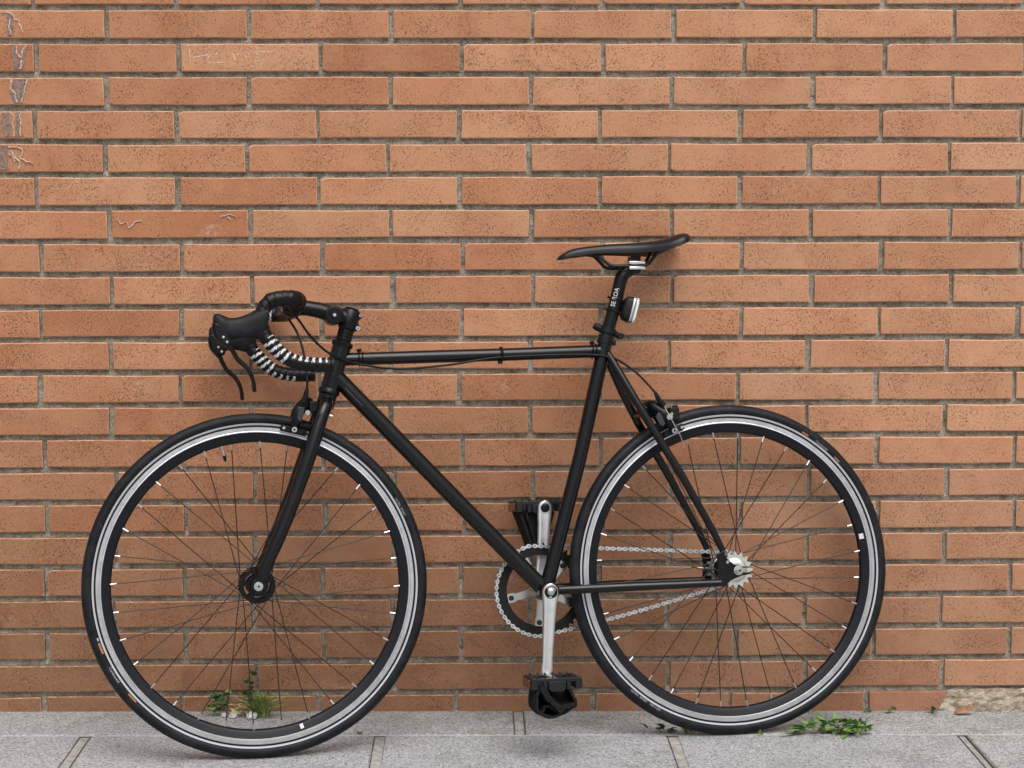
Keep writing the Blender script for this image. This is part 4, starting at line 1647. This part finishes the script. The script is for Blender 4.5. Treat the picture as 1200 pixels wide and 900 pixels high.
for i in range(15):
    add_leaf(pl, rw.choice(lm), (-.026 - rw.random() * .042, -.014, .038 + rw.random() * .016), (rw.uniform(-1, .6), rw.uniform(-.6, 0), rw.uniform(-.6, .4)), rw.uniform(-1, 1), rw.uniform(.7, 1.1))
# (b) grass tuft next to it
def grass(x, y, n, hmin, hmax, spread, label, straw=.15, seed=1):
    rg = random.Random(seed)
    root = empty('grass_tuft', None, (x, y, ground_z(x, y)))
    tag(root, label, 'grass tuft')
    for nm, mt, cnt in (('grass_blades', GRASSM, int(n * (1 - straw))), ('dry_blades', STRAW, int(n * straw))):
        m = MB()
        for i in range(cnt):
            a = rg.uniform(0, 2 * PI); r0 = spread * .3 * rg.random()
            b = Vector((r0 * math.cos(a), r0 * math.sin(a) * .6, 0))
            h = rg.uniform(hmin, hmax)
            ln = Vector((rg.gauss(0, 1) * spread * .6, rg.gauss(-.3, .6) * spread * .5, 0))
            w = rg.uniform(.0009, .0018)
            sd = Vector((rg.uniform(-1, 1), rg.uniform(-.4, .4), 0)).normalized() * w
            P = []
            K = 5
            for k in range(K + 1):
                t = k / K
                c = b + ln * t * t + Vector((0, 0, h * (t - .28 * t * t * rg.uniform(.6, 1.3))))
                P += [c - sd * (1 - t ** 2) , c + sd * (1 - t ** 2)]
            m.add(P, [(2 * k, 2 * k + 1, 2 * k + 3, 2 * k + 2) for k in range(K)])
        if cnt:
            o = m.build(nm, mt, root)
            o['kind'] = 'stuff'
    return root
grass(.304, -.044, 460, .02, .074, .058, 'bright green grass tuft growing at the wall foot behind the front wheel', .22, 4)
# (c) pale stones and dry bits between them
def stone(x, y, s, label, grp=None, seed=0):
    bm = bmesh.new()
    bmesh.ops.create_icosphere(bm, subdivisions=2, radius=s)
    for v in bm.verts:
        v.co *= 1 + .35 * noise.noise(v.co / s * 1.3 + Vector((seed, 0, 0)))
        v.co.z *= .75
    me = D.meshes.new('stone'); bm.to_mesh(me); bm.free()
    me.materials.append(STONE)
    o = D.objects.new('stone', me); COL.objects.link(o)
    o.location = (x, y, ground_z(x, y) + s * .55)
    tag(o, label, 'stone', grp)
    return o
_g = N(STONE)
_g.l(_g.mix(_g.ramp(_g.noise(_g.pos(), 160, 3, .7), .3, .7), (.30, .30, .30), (.68, .68, .66)), _g.b.inputs['Base Color'])
stone(.285, -.062, .012, 'largest pale grey stone lying beside the grass tuft behind the front wheel', seed=1)
stone(.247, -.052, .009, 'small pale grey stone under the leafy weed, left of the largest stone', seed=5)
stone(.226, -.045, .007, 'smallest pale pebble at the left end of the weed by the wall', seed=9)
st = MB()
sroot = empty('dry_plant_clump', None, (.262, -.04, ground_z(.262, -.04)))
tag(sroot, 'straw yellow clump of dead leaves between the weed and the grass behind the front wheel', 'dead weed')
dm = leaf_mesh('leaf', .022, .007, STRAW, .3, .5)
for i in range(16):
    add_leaf(sroot, dm, (rw.uniform(-.012, .016), rw.uniform(-.012, .004), rw.uniform(.008, .036)), (rw.uniform(-1, 1), rw.uniform(-.5, 0), rw.uniform(-.6, .8)), rw.uniform(-1.5, 1.5), rw.uniform(.5, 1.1))

# (d) spreading weed right of the rear wheel
x0, y0 = 1.452, -.176
pl = empty('rosette_weed', None, (x0, y0, ground_z(x0, y0)))
tag(pl, 'low spreading green weed in the pavement joint just right of the rear wheel', 'weed')
lw = [leaf_mesh('leaf', .034, .013, LEAF, .25, .25, lob=1), leaf_mesh('leaf', .024, .013, LEAF, .2, .35), leaf_mesh('leaf', .018, .012, LEAFD, .3, .1)]
for i in range(5):
    add_leaf(pl, leaf_mesh('leaf', .062, .014, LEAF, .2, .1, lob=1) if i == 0 else lw[0], (-.025, -.01, .005 + .002 * i), (-1, -.15 + .18 * i - .2, .10 + .05 * i), rw.uniform(-.4, .4), 1.25 if i else 1.1)
for i in range(120):
    t = rw.random() ** .8
    x = -.03 + .128 * t
    add_leaf(pl, rw.choice(lw), (x, rw.gauss(-.004, .012), rw.uniform(.002, .024)), (rw.uniform(-1, 1), rw.uniform(-.9, .3), rw.uniform(-.15, .7)), rw.uniform(-1, 1), rw.uniform(.55, 1.0))
for i in range(6):
    stem_part(pl, [Vector((-.005, 0, .002)), Vector((.02 + .01 * i, -.01, .012)), Vector((.035 + .012 * i, rw.uniform(-.015, .01), .016))], .0009)
# (e) sprigs near the rear tyre and along the wall foot
def small_weed(x, y, n, s, label, mt=LEAF, grp=None, seed=0):
    rg = random.Random(seed)
    root = empty('small_weed', None, (x, y, ground_z(x, y)))
    tag(root, label, 'weed', grp)
    me = leaf_mesh('leaf', s, s * .6, mt, .2, .3)
    for i in range(n):
        add_leaf(root, me, (rg.gauss(0, s * .5), rg.gauss(0, s * .25), rg.uniform(0, s * .5)), (rg.uniform(-1, 1), rg.uniform(-.9, .1), rg.uniform(.1, 1)), rg.uniform(-1, 1), rg.uniform(.6, 1.1))
small_weed(1.183, -.185, 12, .014, 'small bright green sprig at the slab joint just left of the rear tyre contact', seed=1)
small_weed(1.140, -.165, 10, .020, 'flat dark wilted weed in the joint between hanging pedal and rear tyre', LEAFD, seed=2)
small_weed(1.330, -.195, 5, .010, 'tiniest green sprig right of where the rear tyre touches the ground', seed=3)
small_weed(1.631, -.012, 8, .014, 'two-leaved green sprout at the wall foot, between the spreading weed and the cement patch', seed=4)
small_weed(1.585, -.010, 9, .009, 'flat row of tiny leaves at the wall foot left of the green sprout', LEAFD, seed=5)
small_weed(1.722, -.016, 12, .012, 'dark green weed at the left edge of the crumbled cement patch', LEAFD, seed=6)
small_weed(1.455, -.014, 10, .012, 'yellow green weed at the wall foot, above the low spreading weed', GRASSM, seed=7)
small_weed(.515, -.178, 8, .008, 'tiny moss-like green sprig in the long joint right of the front tyre', LEAFD, seed=8)
# dead leaf by the cement patch
dl = D.objects.new('dead_leaf', leaf_mesh('dead_leaf', .05, .018, DRY, .5, -.15))
COL.objects.link(dl)
orient(dl, Vector((1.762, -.035, ground_z(1.77, -.03) + .004)), (1, .1, .12), .5)
dl.modifiers.new('thick', 'SOLIDIFY').thickness = .0006
tag(dl, 'curled brown dead leaf lying in front of the cement patch at the wall foot', 'leaf')
print('bricks', nb)
